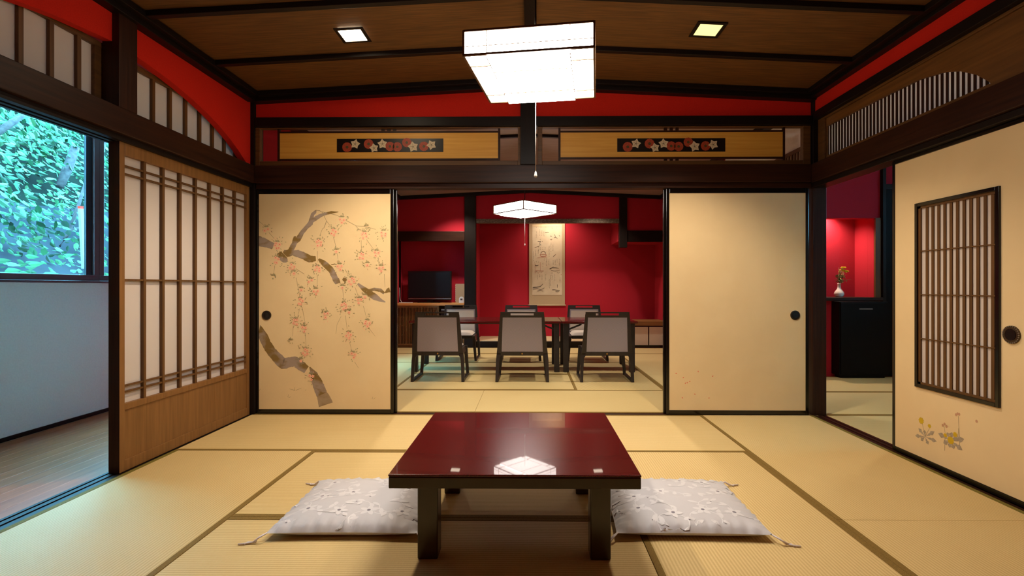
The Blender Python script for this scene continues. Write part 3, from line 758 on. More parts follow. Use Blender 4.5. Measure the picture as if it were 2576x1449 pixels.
def gold_transom(outer, inner, boardr, plq, label):
    yq = 3.925
    X0, z1 = at_y(outer[0], outer[1], yq); X1, z0 = at_y(outer[2], outer[3], yq); z0 = 1.9445; z1 = 2.249
    I0, iz1 = at_y(inner[0], inner[1], yq); I1, iz0 = at_y(inner[2], inner[3], yq)
    B0, bz1 = at_y(boardr[0], boardr[1], yq); B1, bz0 = at_y(boardr[2], boardr[3], yq)
    P0, pz1 = at_y(plq[0], plq[1], yq); P1, pz0 = at_y(plq[2], plq[3], yq)
    t = thing('transom_panel', label, 'transom', ((X0 + X1) / 2, yq, z0), 0, 'gold floral transom panels above the fusuma doors')
    fr = MB().box(X0, I0, yq - .015, yq + .03, z0, z1).box(I1, X1, yq - .015, yq + .03, z0, z1).box(I0, I1, yq - .015, yq + .03, iz1, z1).box(I0, I1, yq - .015, yq + .03, z0, iz0)
    fr.build('frame', M['brown_x'], t, .003)
    q = .016
    f2 = MB().box(B0 - q, B0, yq, yq + .022, iz0 - .002, iz1 + .002).box(B1, B1 + q, yq, yq + .022, iz0 - .002, iz1 + .002)
    f2.box(B0, B1, yq, yq + .022, bz1, bz1 + q * .8).box(B0, B1, yq, yq + .022, bz0 - q * .8, bz0)
    xm = (B0 + B1) / 2
    for dx in (-.045, 0, .045):
        f2.box(xm + dx - .012, xm + dx + .012, yq + .002, yq + .02, bz1 + q * .8, iz1 + .002).box(xm + dx - .012, xm + dx + .012, yq + .002, yq + .02, iz0 - .002, bz0 - q * .8)
    f2.build('inner_frame', M['dark_x'], t)
    bo = MB().box(B0, B1, yq + .006, yq + .018, bz0, bz1).build('gold_board', M['gold'], t)
    pl = MB().box(P0, P1, yq + .003, yq + .0058, pz0, pz1)
    cx = lambda x, y: (P0 + (P1 - P0) * (x - 62) / (2530 - 62), pz1 + (pz0 - pz1) * (y - 92) / (392 - 92))
    sx = (P1 - P0) / 2468
    yy = yq + .0028
    for x, y, r in ((300, 280, 115), (800, 210, 115), (1295, 265, 110), (1465, 275, 110), (1685, 180, 110), (2080, 265, 112)): mum(pl, cx(x, y), r * sx, yy)
    for x, y, r, ph in ((490, 210, 118, .1), (925, 300, 112, .5), (1120, 210, 120, 2.9), (1830, 275, 130, .5), (2255, 235, 120, 2.0)): star_flower(pl, cx(x, y), r * sx, yy - .0008, ph)
    plo = pl.build('floral_plaque', [M['plaque'], M['flower_white'], M['flower_red'], M['flower_eye']], bo)
gold_transom((644, 316, 1313, 416), (656, 325, 1303, 405), (703, 335, 1253, 398), (847, 349, 1115, 382), 'gold transom panel with floral plaque left of the centre post')
gold_transom((1352, 316, 2037, 414), (1364, 322, 2018, 404), (1410, 333, 1970, 394), (1553, 348, 1825, 381), 'gold transom panel with floral plaque right of the centre post')

# ------------------------------------------------------------------ window corridor
wx = -3.39
wy0, wy1 = 2.9, 7.6
S('wall_outer', MB().box(wx - .12, wx, YN, 8.4, -.14, 1.028), M['white_wall'], 'white corridor wall below the window')
S('wall_outer', MB().box(wx - .12, wx, YN, wy0, 1.028, 2.75), M['white_wall'], 'corridor wall at the near end of the window')
S('wall_outer', MB().box(wx - .12, wx, wy1, 8.4, 1.028, 2.75), M['white_wall'], 'corridor wall beyond the far window')
S('wall_outer', MB().box(wx - .12, wx, wy0, wy1, 2.35, 2.75), M['white_wall'], 'corridor wall above the window')
S('wall_corridor', MB().box(wx - .12, -2.2, YN - .12, YN, -.14, 2.75), M['white_wall'], 'near end wall of the corridor')
S('wall_corridor', MB().box(wx - .12, -2.2, 8.4, 8.52, -.14, 2.75), M['white_wall'], 'far end wall of the corridor')
S('ceiling', MB().box(wx - .12, -2.2, YN - .1, 8.5, 2.62, 2.75), M['white_wall'], 'corridor ceiling')
S('baseboard_left', MB().box(wx + .0005, wx + .012, YN, 8.4, 0, .028), M['black_y'], 'thin dark baseboard under the corridor window', .002)
def window(n, y0, y1, z0, z1, x, label):
    t = struct('window_%d' % n, label, 'window', (x, (y0 + y1) / 2, z0))
    f = .045
    fr = MB().box(x - .03, x + .02, y0, y1, z0, z0 + f).box(x - .03, x + .02, y0, y1, z1 - f, z1).box(x - .03, x + .02, y0, y0 + f, z0 + f, z1 - f).box(x - .03, x + .02, y1 - f, y1, z0 + f, z1 - f)
    fr.build('window_frame', M['alu'], t, .003)
    MB().box(x - .012, x + .004, y1 - f - .055, y1 - f, z0 + f, z1 - f).build('screen_edge', M['alu_dark'], t)
    MB().box(x - .008, x - .003, y0 + f, y1 - f - .055, z0 + f, z1 - f).build('glass_pane', M['glass'], t)
window(3, wy0, 3.93, 1.045, 2.35, wx - .04, 'corridor window with bronze frame looking onto foliage')
window(4, 3.932, wy1, 1.045, 2.35, wx - .04, 'second corridor window sash behind the shoji stack')
trim(MB().box(wx - .12, wx + .02, wy0, wy1, 1.0285, 1.045), M['alu'], 'window ledge of the corridor', .002)
# outdoors
hill = MB(); N1, N2 = 26, 40
rh = random.Random(3)
hv = []
for i in range(N1 + 1):
    for j in range(N2 + 1):
        x = -4.6 - i * .42; y = -3 + j * .62
        hv.append((x + rh.uniform(-.12, .12), y, -.6 + max(0, i - 1) * .40 + rh.uniform(-.12, .12) + (.8 if i > 2 else 0)))
hf = [(i * (N2 + 1) + j, (i + 1) * (N2 + 1) + j, (i + 1) * (N2 + 1) + j + 1, i * (N2 + 1) + j + 1) for i in range(N1) for j in range(N2)]
hill.add(hv, hf, 0, True)
for k, (i0, i1) in enumerate(((0, 5),)):
    for q in range(len(hill.mi)):
        if q // N2 < 6: hill.mi[q] = 1
tag(hill.build('hillside', [M['soil'], M['rock']]), 'steep mossy bank with bluish rock outside the corridor window', 'hillside', None, 'structure')
M['leaf1'] = mat('leaf_teal', (28, 66, 40), 0.5, 0.12, col2=(46, 86, 54), scale=(2,) * 3)
M['leaf2'] = mat('leaf_pale', (74, 100, 74), 0.5, 0.12, col2=(58, 88, 52), scale=(3,) * 3)
M['leaf3'] = mat('leaf_deep', (10, 34, 22), 0.5, 0.1, col2=(20, 52, 28), scale=(2,) * 3)
for nm, cnt, ms, mi_, zz in (('foliage', 42000, 'leaf1', 0, 0), ):
    fo = MB(); fo.keep = True
    for k in range(1500):                       # drooping sprays of leaves
        d_ = rh.random() ** .8
        x = -4.9 - 8.5 * d_; y = rh.uniform(-1, 17) if x < -7 else rh.uniform(1, 12)
        i_ = (-x - 4.6) / .42
        z = -.6 + max(0, i_ - 1) * .40 + (.8 if i_ > 2 else 0) + rh.uniform(.1, 1.0)
        if z < 1.25 + .2 * math.sin(y * 2) and rh.random() < .75: continue
        R_ = rh.uniform(.12, .34); big = rh.uniform(.6, 1.5); tint = rh.random()
        nb = Vector((rh.uniform(.3, 1.1), rh.uniform(-.9, .1), rh.uniform(.35, 1))).normalized(); ub = Vector((rh.uniform(-.3, .6), rh.uniform(.2, 1), rh.uniform(-.7, .1))).normalized()
        for q in range(28):
            c0 = Vector((x + rh.gauss(0, R_), y + rh.gauss(0, R_), z + rh.gauss(0, R_ * .55)))
            s_ = rh.uniform(.026, .048) * big * (1 + .05 * (-x - 5))
            nrm = (nb + Vector((rh.uniform(-.5, .5), rh.uniform(-.5, .5), rh.uniform(-.4, .4)))).normalized()
            u = (ub + Vector((rh.uniform(-.7, .7), rh.uniform(-.7, .7), rh.uniform(-.5, .3)))).normalized(); v_ = nrm.cross(u).normalized(); dn = -nrm * s_ * .16
            pts = [c0 - u * s_, c0 - u * s_ * .4 + v_ * s_ * .55 + dn, c0 + u * s_ * .3 + v_ * s_ * .48 + dn, c0 + u * s_ * 1.2, c0 + u * s_ * .3 - v_ * s_ * .48 + dn, c0 - u * s_ * .4 - v_ * s_ * .55 + dn]
            r_ = rh.random()
            m_i = (1 if r_ < .75 else 0) if tint > .72 else ((2 if r_ < .7 else 0) if tint < .3 else (0 if r_ < .75 else 1))
            fo.add(pts, [(0, 1, 2, 3), (0, 3, 4, 5)], m_i)
    tag(fo.build('foliage', [M['leaf1'], M['leaf2'], M['leaf3']]), 'dense bluish green leaves covering the bank outside the window', 'foliage', None, 'stuff')
def branch(pts, r, label):
    tag(MB().tube(pts, r).build('tree_branch', M['bark']), label, 'branch', 'bare branches on the bank outside')
def out(px, py, X):                               # a point outdoors at distance X to the left
    y, z = at_x(px, py, X); return (X, y, z)
branch([out(150, 620, -6.0), out(172, 590, -5.9), out(196, 520, -5.9), out(222, 440, -5.9)], [.012, .02, .02, .016], 'thin pale bare branch rising right of the window middle')
branch([out(160, 600, -5.6), out(180, 578, -5.6), out(215, 570, -5.6)], [.010, .013, .015], 'short forked bare branch below the white marker post')
branch([out(150, 470, -6.6), out(172, 420, -6.6), out(190, 370, -6.6)], [.05, .06, .05], 'thick mottled trunk high on the bank')
branch([out(-10, 335, -6.2), out(35, 305, -6.2), out(60, 290, -6.2)], [.04, .035, .02], 'pale trunk at the upper window edge')
branch([out(250, 410, -5.9), out(258, 385, -5.9), out(268, 350, -5.9)], [.016, .016, .012], 'bare twig seen in the narrow right pane')
y_, z_ = at_x(203, 521, -5.4); y2_, z2_ = at_x(210, 572, -5.4)
t = thing('marker_post', 'white marker post with a red top on the bank outside the window', 'post', (-5.4, y2_, z2_ - .5))
MB().bar((-5.4, y2_ + .01, z2_ - .5), (-5.4, y_, z_ - .02), .045, .03, (1, 0, 0)).build('post', mat('weathered_white', (110, 108, 104), .8, .1), t)
MB().bar((-5.4, y_, z_ - .02), (-5.4, y_ - .002, z_ + .01), .045, .03, (1, 0, 0)).build('cap', M['red'], t)

# ------------------------------------------------------------------ dining room shell
YD = 8.25
S('ceiling', MB().prism([(-2.3, 2.48), (0, 2.59), (2.3, 2.48), (2.3, 2.75), (-2.3, 2.75)], 'y', 3.985, 9.1), M['ceil_pale'], 'greyish brown boarded ceiling of the dining room')
trim(gable_beam(YD - .06, YD + .02, 2.43, '', .08, -2.2, 2.2), M['black_x'], 'dark sloping beam under the dining room ceiling', .003)
trim(MB().box(2.12, 2.2, 4.05, YD - .06, 2.43, 2.50), M['black_y'], 'dark moulding at the right side of the dining room ceiling', .003)
trim(MB().box(-2.2, -2.12, 4.05, YD - .06, 2.43, 2.50), M['black_y'], 'dark moulding at the left side of the dining room ceiling', .003)
for k, y in enumerate((4.6, 5.2, 6.9, 7.5)):
    trim(gable_beam(y, y + .04, 2.452, '', .03, -2.2, 2.2), M['black_x'], 'dark ceiling rib number %d of the dining room' % (k + 1), .002)
# left wall with an opening to the corridor, right wall with an opening to the side room
S('wall_left', MB().box(-2.30, -2.20, 4.031, 5.8, -.1, 2.6), M['red_back'], 'crimson wall left of the dining room near the threshold')
S('wall_left', MB().box(-2.30, -2.20, 6.7, 9.2, -.1, 2.6), M['red_back'], 'crimson wall left of the television counter')
S('wall_left', MB().box(-2.30, -2.20, 5.8, 6.7, 1.78, 2.6), M['red_back'], 'crimson wall above the opening to the corridor')
S('wall_right', MB().box(2.20, 2.30, 5.66, 8.2, -.1, 2.6), M['red_back'], 'crimson wall right of the dining tables')
S('wall_right', MB().box(2.20, 2.30, 4.051, 5.66, 1.80, 2.6), M['white_wall'], 'pale wall above the opening to the side room')
mb = MB().box(2.185, 2.1995, 4.055, 5.66, 2.10, 2.13).box(2.185, 2.1995, 4.055, 5.66, 1.82, 1.90)
for k in range(34): mb.box(2.19, 2.1993, 4.07 + k * .047, 4.092 + k * .047, 1.90, 2.10)
trim(mb, M['brown_z'], 'brown slatted transom over the opening between dining room and side room', 0)
S('wall_right', MB().box(2.25, 2.35, 8.2, 9.2, -.1, 2.6), M['red_back'], 'crimson side wall of the recess with the low cabinet')
# alcove
AY = 9.05
S('wall_back', MB().box(-1.1, 2.35, AY, AY + .1, -.1, 2.6), M['red_back'], 'crimson back wall of the alcove behind the scroll')
S('wall_back', MB().box(-1.06, -.905, YD + .05, AY, -.05, 2.55), M['red_back'], 'crimson side wall of the alcove by the black post')
trim(MB().box(-1.072, -.885, YD - .06, YD + .05, 0, 2.50), M['black_z'], 'thick black post between television niche and alcove', .006)
S('wall_back', MB().prism([(-.885, 2.115), (1.467, 2.115), (1.467, 2.55), (0, 2.58), (-.885, 2.57)], 'y', YD, YD + .06), M['red_back'], 'crimson wall over the alcove opening')
trim(MB().box(-.885, 1.467, YD - .02, YD + .07, 2.045, 2.115), mat('flecked_beam', (92, 76, 62), .5, .4, col2=(150, 134, 118), scale=(30, 60, 90), bump=.4, lo=.5, hi=.7), 'flecked bark beam across the top of the alcove')
S('wall_back', MB().box(1.467, 2.25, YD + .07, AY, 1.752, 2.6), M['red_back'], 'crimson hanging wall block at the right of the alcove')
S('wall_back', MB().box(1.59, 2.25, YD, YD + .069, 1.92, 2.55), M['red_back'], 'crimson wall right of the hanging post')
trim(MB().box(1.467, 1.592, YD - .05, YD + .068, 1.64, 2.47), M['black_z'], 'short black hanging post at the right of the alcove')
trim(MB().box(1.593, 2.20, YD - .03, YD + .05, 1.735, 1.92), M['black_x'], 'black lintel right of the hanging post')
pf = MB().box(-.885, 1.6, YD - .03, AY, .0, .095)
trim(pf, M['black_x'], 'dark edge of the alcove platform')
S('floor', MB().box(-.885, 1.6, YD + .02, AY, .0955, .105), mat('alcove_mat', (196, 172, 132), .7), 'pale matting on the alcove platform')
S('floor', MB().box(-2.2, 2.25, 8.181, 8.219, -.05, -.001), M['dark_x'], 'dark floor strip before the alcove')
# television niche
S('wall_back', MB().box(-2.2, -1.072, 8.64, 8.7, -.05, 1.80), M['red_back'], 'crimson back wall of the television niche')
S('wall_back', MB().box(-2.2, -1.072, YD, 8.7, 1.91, 2.56), M['red_back'], 'crimson wall over the television niche')
trim(MB().box(-2.2, -1.073, YD - .03, YD + .06, 1.752, 1.909), M['dark_x'], 'dark brown lintel over the television niche')
S('wall_back', MB().box(-2.2, -1.072, YD + .061, 8.7, 1.80, 1.909), M['red_back'], 'soffit of the television niche')
S('wall_outer', MB().box(-2.4, 2.4, 9.16, 9.3, -.14, 2.75), M['white_wall'], 'outer wall behind the alcove')
# counter: top, slatted front, shelf bay
t = thing('counter', 'built in wooden counter with slatted front under the television', 'counter', (-1.63, 8.42, 0))
MB().box(-2.198, -1.074, 8.17, 8.635, .690, .728).build('worktop', M['honey_lit_x'], t, .004)
cb = MB().box(-2.198, -2.17, 8.21, 8.6, 0, .689).box(-1.52, -1.50, 8.21, 8.6, .04, .689).box(-1.10, -1.078, 8.21, 8.6, 0, .689).box(-2.17, -1.10, 8.22, 8.6, 0, .04).box(-2.17, -1.10, 8.58, 8.6, .04, .689)
cb.build('carcass', M['honey_z'], t, .002)
sl3 = MB()
k = 0
x = -2.155
while x < -1.53: sl3.box(x, x + .011, 8.212, 8.23, .04, .655); x += .0245
sl3.box(-2.17, -1.52, 8.206, 8.232, .655, .689).box(-2.17, -1.52, 8.206, 8.232, .04, .06)
for z in (.20, .36, .50): sl3.box(-2.17, -1.52, 8.231, 8.238, z - .006, z + .006)
sl3.build('slatted_door', M['honey_z'], t)
MB().box(-1.49, -1.105, 8.23, 8.57, .42, .44).build('shelf', M['brown_x'], t)
rk = thing('video_player', 'slim silver edged black player on the counter shelf', 'player', (-1.33, 8.35, .4405))
MB().box(-1.47, -1.2, 8.24, 8.5, .4405, .64).build('body', M['tv'], rk, .003)
fc = MB()
for z in (.47, .61): fc.box(-1.46, -1.21, 8.236, 8.2395, z, z + .016)
for x in (-1.40, -1.27): fc.box(x, x + .012, 8.236, 8.2395, .486, .61)
fc.build('face_plate', M['metal'], rk)
# television
tx = lambda px, py: at_y(px, py, 8.45)
X0, z1 = tx(1026, 682); X1, z0 = tx(1136, 755)
t = thing('television', 'black flat television standing on the wooden counter', 'television', ((X0 + X1) / 2, 8.46, .728))
MB().box(X0, X1, 8.44, 8.50, z0, z1).build('body', M['tv'], t, .006)
MB().box(X0 + .025, X1 - .025, 8.436, 8.4395, z0 + .055, z1 - .022).build('screen', M['screen'], t)
MB().box(X0 + .01, X1 - .01, 8.434, 8.4395, z0 + .018, z0 + .03).build('trim_strip', M['metal'], t)
xm = (X0 + X1) / 2
sd = MB().box(xm - .19, xm + .19, 8.37, 8.56, .7285, .742).box(xm - .05, xm + .05, 8.46, 8.49, .742, z0 + .03)
sd.build('stand', M['tv'], t, .004)
# folder, little white clock, paper, wires
X0, z1 = at_y(1146, 714, 8.5); X1, z0 = at_y(1173, 757, 8.5)
t = thing('menu_folder', 'tan spiral bound folder standing beside the television', 'folder', ((X0 + X1) / 2, 8.5, .7285))
MB().box(X0, X1, 8.5, 8.508, .7285, z1).build('cover', M['paper'], t)
sp = MB()
for k in range(9): sp.disc((X0, 8.504, .76 + k * (z1 - .79) / 8), .007, 'z', .004, 10)
sp.tube([(X0, 8.504, .75), (X0, 8.504, z1 - .01)], .002, 6)
sp.build('spiral_binding', M['white'], t)
xc, zz = at_y(1161, 750, 8.36)
t = thing('table_clock', 'small white round topped clock on the counter by the folder', 'clock', (xc, 8.36, .7285))
pr = [(xc - .042, .7285), (xc + .042, .7285), (xc + .042, .79)] + [(xc + .042 * math.cos(a_), .79 + .042 * math.sin(a_)) for a_ in [PI * k / 12 for k in range(1, 12)]] + [(xc - .042, .79)]
MB().prism(pr, 'y', 8.345, 8.375).build('body', M['white'], t, .003)
MB().box(xc - .018, xc + .018, 8.343, 8.3448, .775, .80).build('face', M['sumi_d'], t)
xa0, _ = at_y(1006, 758, 8.3); xb0, _ = at_y(1037, 758, 8.3)
tag(MB().box(xa0, xb0, 8.24, 8.36, .7285, .738).build('leaflet', M['white'], None, .002), 'white leaflet lying flat at the end of the counter', 'leaflet')
tag(MB().tube([(-2.19, 8.40, .98), (-2.185, 8.39, .86), (-2.17, 8.36, .78), (-2.13, 8.33, .733)], .004).build('power_cord', M['cord']), 'white cord hanging down beside the television counter', 'cord')

# low cabinet at the right of the alcove
t = thing('low_cabinet', 'low cabinet with white doors and wooden top in the alcove corner', 'cabinet', (1.92, 8.5, 0))
MB().box(1.605, 2.245, 8.22, 8.75, .36, .43).build('worktop', M['honey_x'], t, .003)
MB().box(1.61, 2.24, 8.26, 8.72, .0, .359).build('body', M['lacquer'], t)
for x0, x1 in ((1.635, 1.945), (1.965, 2.235)): MB().box(x0, x1, 8.254, 8.2595, .04, .335).build('door', mat('cabinet_white', (206, 192, 170), .7), t)

# ------------------------------------------------------------------ hanging scroll
X0, z1 = at_y(1331, 548, 9.03); X1, z0 = at_y(1421, 768, 9.03)
t = thing('hanging_scroll', 'long painted paper scroll hanging on the crimson alcove wall', 'scroll', ((X0 + X1) / 2, 9.03, z0))
MB().box(X0, X1, 9.030, 9.033, z0, z1).build('mount', M['silk'], t)
SX = lambda u: X0 + (X1 - X0) * (u - 62) / (615 - 62)
_, zt = at_y(1331, 540 + 132 / 6.033, 9.03); _, zb = at_y(1331, 540 + 1380 / 6.033, 9.03)
SZ = lambda v: zt + (zb - zt) * (v - 132) / (1380 - 132)
pa = MB().box(SX(112), SX(570), 9.0275, 9.0295, SZ(1220), SZ(186))
pa.box(SX(112), SX(570), 9.0275, 9.0295, SZ(184), SZ(150), 4)
rr_ = random.Random(11)
ql = [0]
def sput(pts, mi):
    ql[0] += 1; pa.poly([(x, 9.0272 - .000004 * ql[0], z) for x, z in pts], mi)
SP = lambda u, v: (SX(u), SZ(v))
def sline(pts, w0, w1, mi): stroke(SP, sput, pts, w0, w1, mi)
# columns of small brush characters
for (u, v0, v1) in ((175, 260, 360), (225, 235, 340), (258, 250, 330), (290, 260, 340), (175, 190, 210), (245, 190, 200), (320, 190, 210), (415, 190, 212), (490, 190, 212), (400, 430, 560), (430, 460, 560), (372, 480, 640), (205, 505, 560), (235, 505, 530), (272, 505, 530), (310, 505, 530),
                    (130, 570, 700), (165, 540, 640), (205, 540, 600), (300, 670, 700), (330, 670, 790), (275, 740, 800), (365, 690, 760), (435, 700, 790), (465, 690, 760), (495, 680, 740), (532, 680, 780), (150, 720, 740), (175, 720, 740), (205, 720, 740),
                    (190, 920, 990), (225, 920, 960), (262, 920, 990), (315, 910, 1000), (418, 880, 1000), (393, 930, 1090), (458, 915, 1020), (375, 980, 1115), (540, 960, 1040)):
    v = v0
    while v < v1:
        for q in range(3):
            a_ = rr_.choice([0, PI / 2, .8, 2.3]); L_ = rr_.uniform(4, 8)
            uu, vv = u + rr_.uniform(-4, 4), v + rr_.uniform(-5, 5)
            sline([(uu - L_ * math.cos(a_), vv - L_ * math.sin(a_)), (uu + L_ * math.cos(a_), vv + L_ * math.sin(a_))], .0022, .0014, 1 if rr_.random() < .8 else 2)
        v += 21
for pts, w0, w1, mi in (([(455, 300), (470, 340), (450, 350), (480, 345), (500, 365)], .006, .004, 2), ([(390, 330), (400, 320), (415, 335)], .009, .005, 2), ([(525, 315), (540, 330)], .008, .004, 2), ([(390, 375), (420, 372), (400, 390)], .006, .004, 1),
                        ([(310, 270), (350, 265), (370, 270)], .006, .004, 1), ([(195, 405), (230, 408), (240, 400), (225, 440), (250, 460), (215, 460)], .008, .005, 2), ([(230, 380), (240, 372)], .004, .004, 1), ([(262, 400), (270, 410)], .006, .004, 1), ([(150, 495), (220, 480)], .006, .004, 1),
                        ([(245, 600), (245, 575), (265, 560), (300, 560), (315, 575), (315, 600)], .006, .006, 1), ([(230, 600), (330, 605)], .006, .006, 3), ([(235, 610), (245, 632), (315, 632), (330, 610)], .012, .012, 3), ([(190, 655), (345, 645)], .005, .003, 3),
                        ([(435, 635), (475, 600)], .007, .004, 1), ([(160, 765), (180, 775), (208, 765)], .012, .006, 2), ([(155, 740), (155, 840)], .005, .005, 3), ([(235, 720), (235, 850)], .005, .005, 3), ([(150, 855), (200, 850), (290, 855)], .008, .006, 3),
                        ([(150, 885), (180, 860), (200, 890), (230, 860), (250, 885), (265, 860)], .006, .005, 3), ([(380, 825), (420, 803), (470, 805), (520, 812)], .012, .006, 2), ([(400, 840), (440, 855), (500, 850), (540, 840)], .006, .004, 1), ([(490, 870), (515, 890), (540, 870)], .004, .004, 1),
                        ([(120, 1105), (180, 1100), (235, 1090), (275, 1050)], .016, .006, 2), ([(120, 1130), (190, 1120), (240, 1140), (300, 1110)], .012, .006, 1), ([(190, 1160), (240, 1145), (280, 1165)], .010, .006, 1), ([(500, 1060), (500, 1110)], .010, .006, 1),
                        ([(420, 1140), (460, 1140), (500, 1150), (535, 1150)], .011, .007, 2), ([(470, 1165), (500, 1170), (530, 1160)], .010, .006, 1), ([(555, 905), (562, 915)], .010, .01, 3)):
    sline(pts, w0, w1, mi)
pa.build('painting', [M['washi'], M['sumi'], M['sumi_d'], M['sumi_r'], mat('scroll_band', (222, 200, 160), .8)], t)
MB().tube([(X0 - .02, 9.03, z0), (X1 + .02, 9.03, z0)], .012, 12).build('roller', M['silk'], t)

# ------------------------------------------------------------------ side room
S('wall_back', MB().box(2.301, 3.0, 5.65, 5.75, -.1, 2.75), M['red_back'], 'crimson end wall left of the lit niche')
S('wall_back', MB().box(3.0, 3.85, 5.65, 5.75, 1.767, 2.75), M['red_back'], 'crimson end wall above the lit niche')
S('wall_back', MB().box(3.0, 3.85, 5.65, 5.75, -.1, .84), M['red_back'], 'end wall below the niche shelf')
S('wall_back', MB().box(3.85, 5.0, 5.65, 5.75, -.1, 2.75), M['red_back'], 'crimson end wall right of the niche')
S('wall_back', MB().box(2.95, 3.9, 5.98, 6.05, .7, 2.0), M['red_back'], 'crimson back of the lit niche')
S('wall_back', MB().box(3.85, 3.9, 5.751, 5.979, .7, 2.0), M['red_back'], 'crimson side of the lit niche')
S('wall_back', MB().box(2.95, 3.0, 5.751, 5.979, .7, 2.0), M['red_back'], 'hidden side of the lit niche')
S('wall_back', MB().box(2.95, 3.9, 5.751, 6.05, 1.95, 2.0), M['red_back'], 'roof of the lit niche')
trim(MB().box(2.98, 3.92, 5.60, 5.979, .842, .880), M['dark_x'], 'wooden shelf of the lit niche', .003)
trim(MB().box(3.852, 3.915, 5.625, 5.649, .881, 1.767), M['brown_z'], 'brown edge strip right of the lit niche', .002)
trim(MB().box(3.918, 3.955, 5.60, 5.649, 0, 2.62), M['black_z'], 'slim black post right of the niche in the side room')
trim(MB().box(3.956, 4.04, 5.62, 5.649, 0, 2.08), M['fridge'], 'black board right of the niche in the side room')
trim(MB().box(3.956, 4.9, 5.61, 5.649, 2.0805, 2.14), M['black_x'], 'black lintel right of the side room post')
for q, lb in (((.8, 3.0, -.1, 2.75), 'near part of the white far wall of the side room'), ((3.7, 5.75, -.1, 2.75), 'far part of the white far wall of the side room'),
              ((3.0, 3.7, -.1, 1.6), 'white wall below the side room window'), ((3.0, 3.7, 2.1, 2.75), 'white wall above the side room window')):
    S('wall_right', MB().box(4.9, 5.0, *q), M['white_wall'], lb)
S('ceiling', MB().box(2.26, 5.0, .8, 5.75, 2.63, 2.75), M['white_wall'], 'white ceiling of the side room')
# near wall of the side room, window in its far side wall
S('wall_front', MB().box(2.3, 5.0, .8, .9, -.1, 2.7), M['white_wall'], 'near wall of the side room')
t = struct('window_5', 'window in the far side wall of the side room', 'window', (4.95, 3.6, 1.6))
MB().box(4.92, 4.98, 3.0, 3.7, 1.6, 1.65).box(4.92, 4.98, 3.0, 3.7, 2.05, 2.1).box(4.92, 4.98, 3.0, 3.05, 1.65, 2.05).box(4.92, 4.98, 3.65, 3.7, 1.65, 2.05).build('window_frame', M['alu'], t)
MB().box(4.948, 4.952, 3.05, 3.65, 1.65, 2.05).build('glass_pane', M['glass'], t)
# cabinet below niche
t = thing('cabinet', 'tall black cabinet with a small steel handle under the lit niche', 'cabinet', (3.64, 5.6, 0))
MB().box(3.375, 3.905, 5.50, 5.645, .03, .838).build('body', M['fridge'], t, .004)
MB().box(3.385, 3.895, 5.485, 5.4995, .05, .825).build('door', M['fridge'], t, .003)
MB().box(3.58, 3.72, 5.474, 5.4848, .752, .762).build('handle', M['metal'], t)
MB().box(3.40, 3.88, 5.52, 5.62, 0, .03).build('plinth', M['fridge'], t)
# vase and flowers
xv, _ = at_y(2111, 740, 5.80); vz = .8805
vase = thing('vase', 'small white bottle shaped vase on the niche shelf', 'vase', (xv, 5.80, vz))
prof = [(.0, .001), (.030, 0), (.046, .012), (.053, .032), (.050, .052), (.036, .074), (.022, .092), (.0175, .115), (.0165, .145), (.019, .158), (.015, .158), (.013, .13)]
MB().lathe(prof, (xv, 5.80, vz)).build('body', M['ceramic'], vase)
fl = thing('flower_bunch', 'small yellow flowers with dry grasses standing in the white vase', 'flowers', (xv, 5.80, vz + .13))
rf = random.Random(8); st = MB(); tips = []
for k in range(16):
    a_ = rf.uniform(0, 2 * PI); l_ = rf.uniform(.10, .20); dx = math.cos(a_) * .03 + .03; dy = math.sin(a_) * .025
    e = (xv + dx * l_ / .13, 5.80 + dy, vz + .15 + l_)
    st.tube([(xv, 5.80, vz + .13), (xv + dx * .3, 5.80 + dy * .4, vz + .15 + l_ * .45), e], .0018, 5); tips.append(e)
st.tube([(xv + .0, 5.8, vz + .14), (xv + .05, 5.8, vz + .19), (xv + .13, 5.79, vz + .20)], .002, 5)
st.build('stems', M['stem'], fl)
lv = MB(); lv.keep = True
for k in range(60):
    c0 = Vector((xv + .015 + rf.gauss(0, .022), 5.8 + rf.gauss(0, .015), vz + .17 + rf.uniform(0, .08))); u = Vector((rf.uniform(-1, 1), rf.uniform(-.4, .4), rf.uniform(-.2, 1))).normalized() * .02; v = Vector((u.z, 0, -u.x)) * .3
    lv.add([c0 - u, c0 + v, c0 + u, c0 - v], [(0, 1, 2, 3)], k % 2)
lv.build('leaves', [M['stem'], mat('dry_grass', (170, 150, 90), .8)], fl)
for k, (px, py, r_) in enumerate(((2119, 674, .020), (2124, 674, .019), (2118, 679, .018), (2122, 681, .020), (2127, 682, .022), (2132, 683, .014), (2112, 680, .009), (2110.5, 685, .009), (2128, 685, .012))):
    x, z = at_y(px, py, 5.79); mb = MB()
    for j in range(8):
        a_ = 2 * PI * j / 8; mb.tube([(x, 5.79, z), (x + r_ * math.cos(a_), 5.785, z + .45 * r_ * math.sin(a_) + .003)], [r_ * .3, r_ * .22], 6)
    mb.disc((x, 5.785, z + .003), r_ * .35, 'z', r_ * .4, 10)
    mb.build('blossom', M['petal_y'], fl)

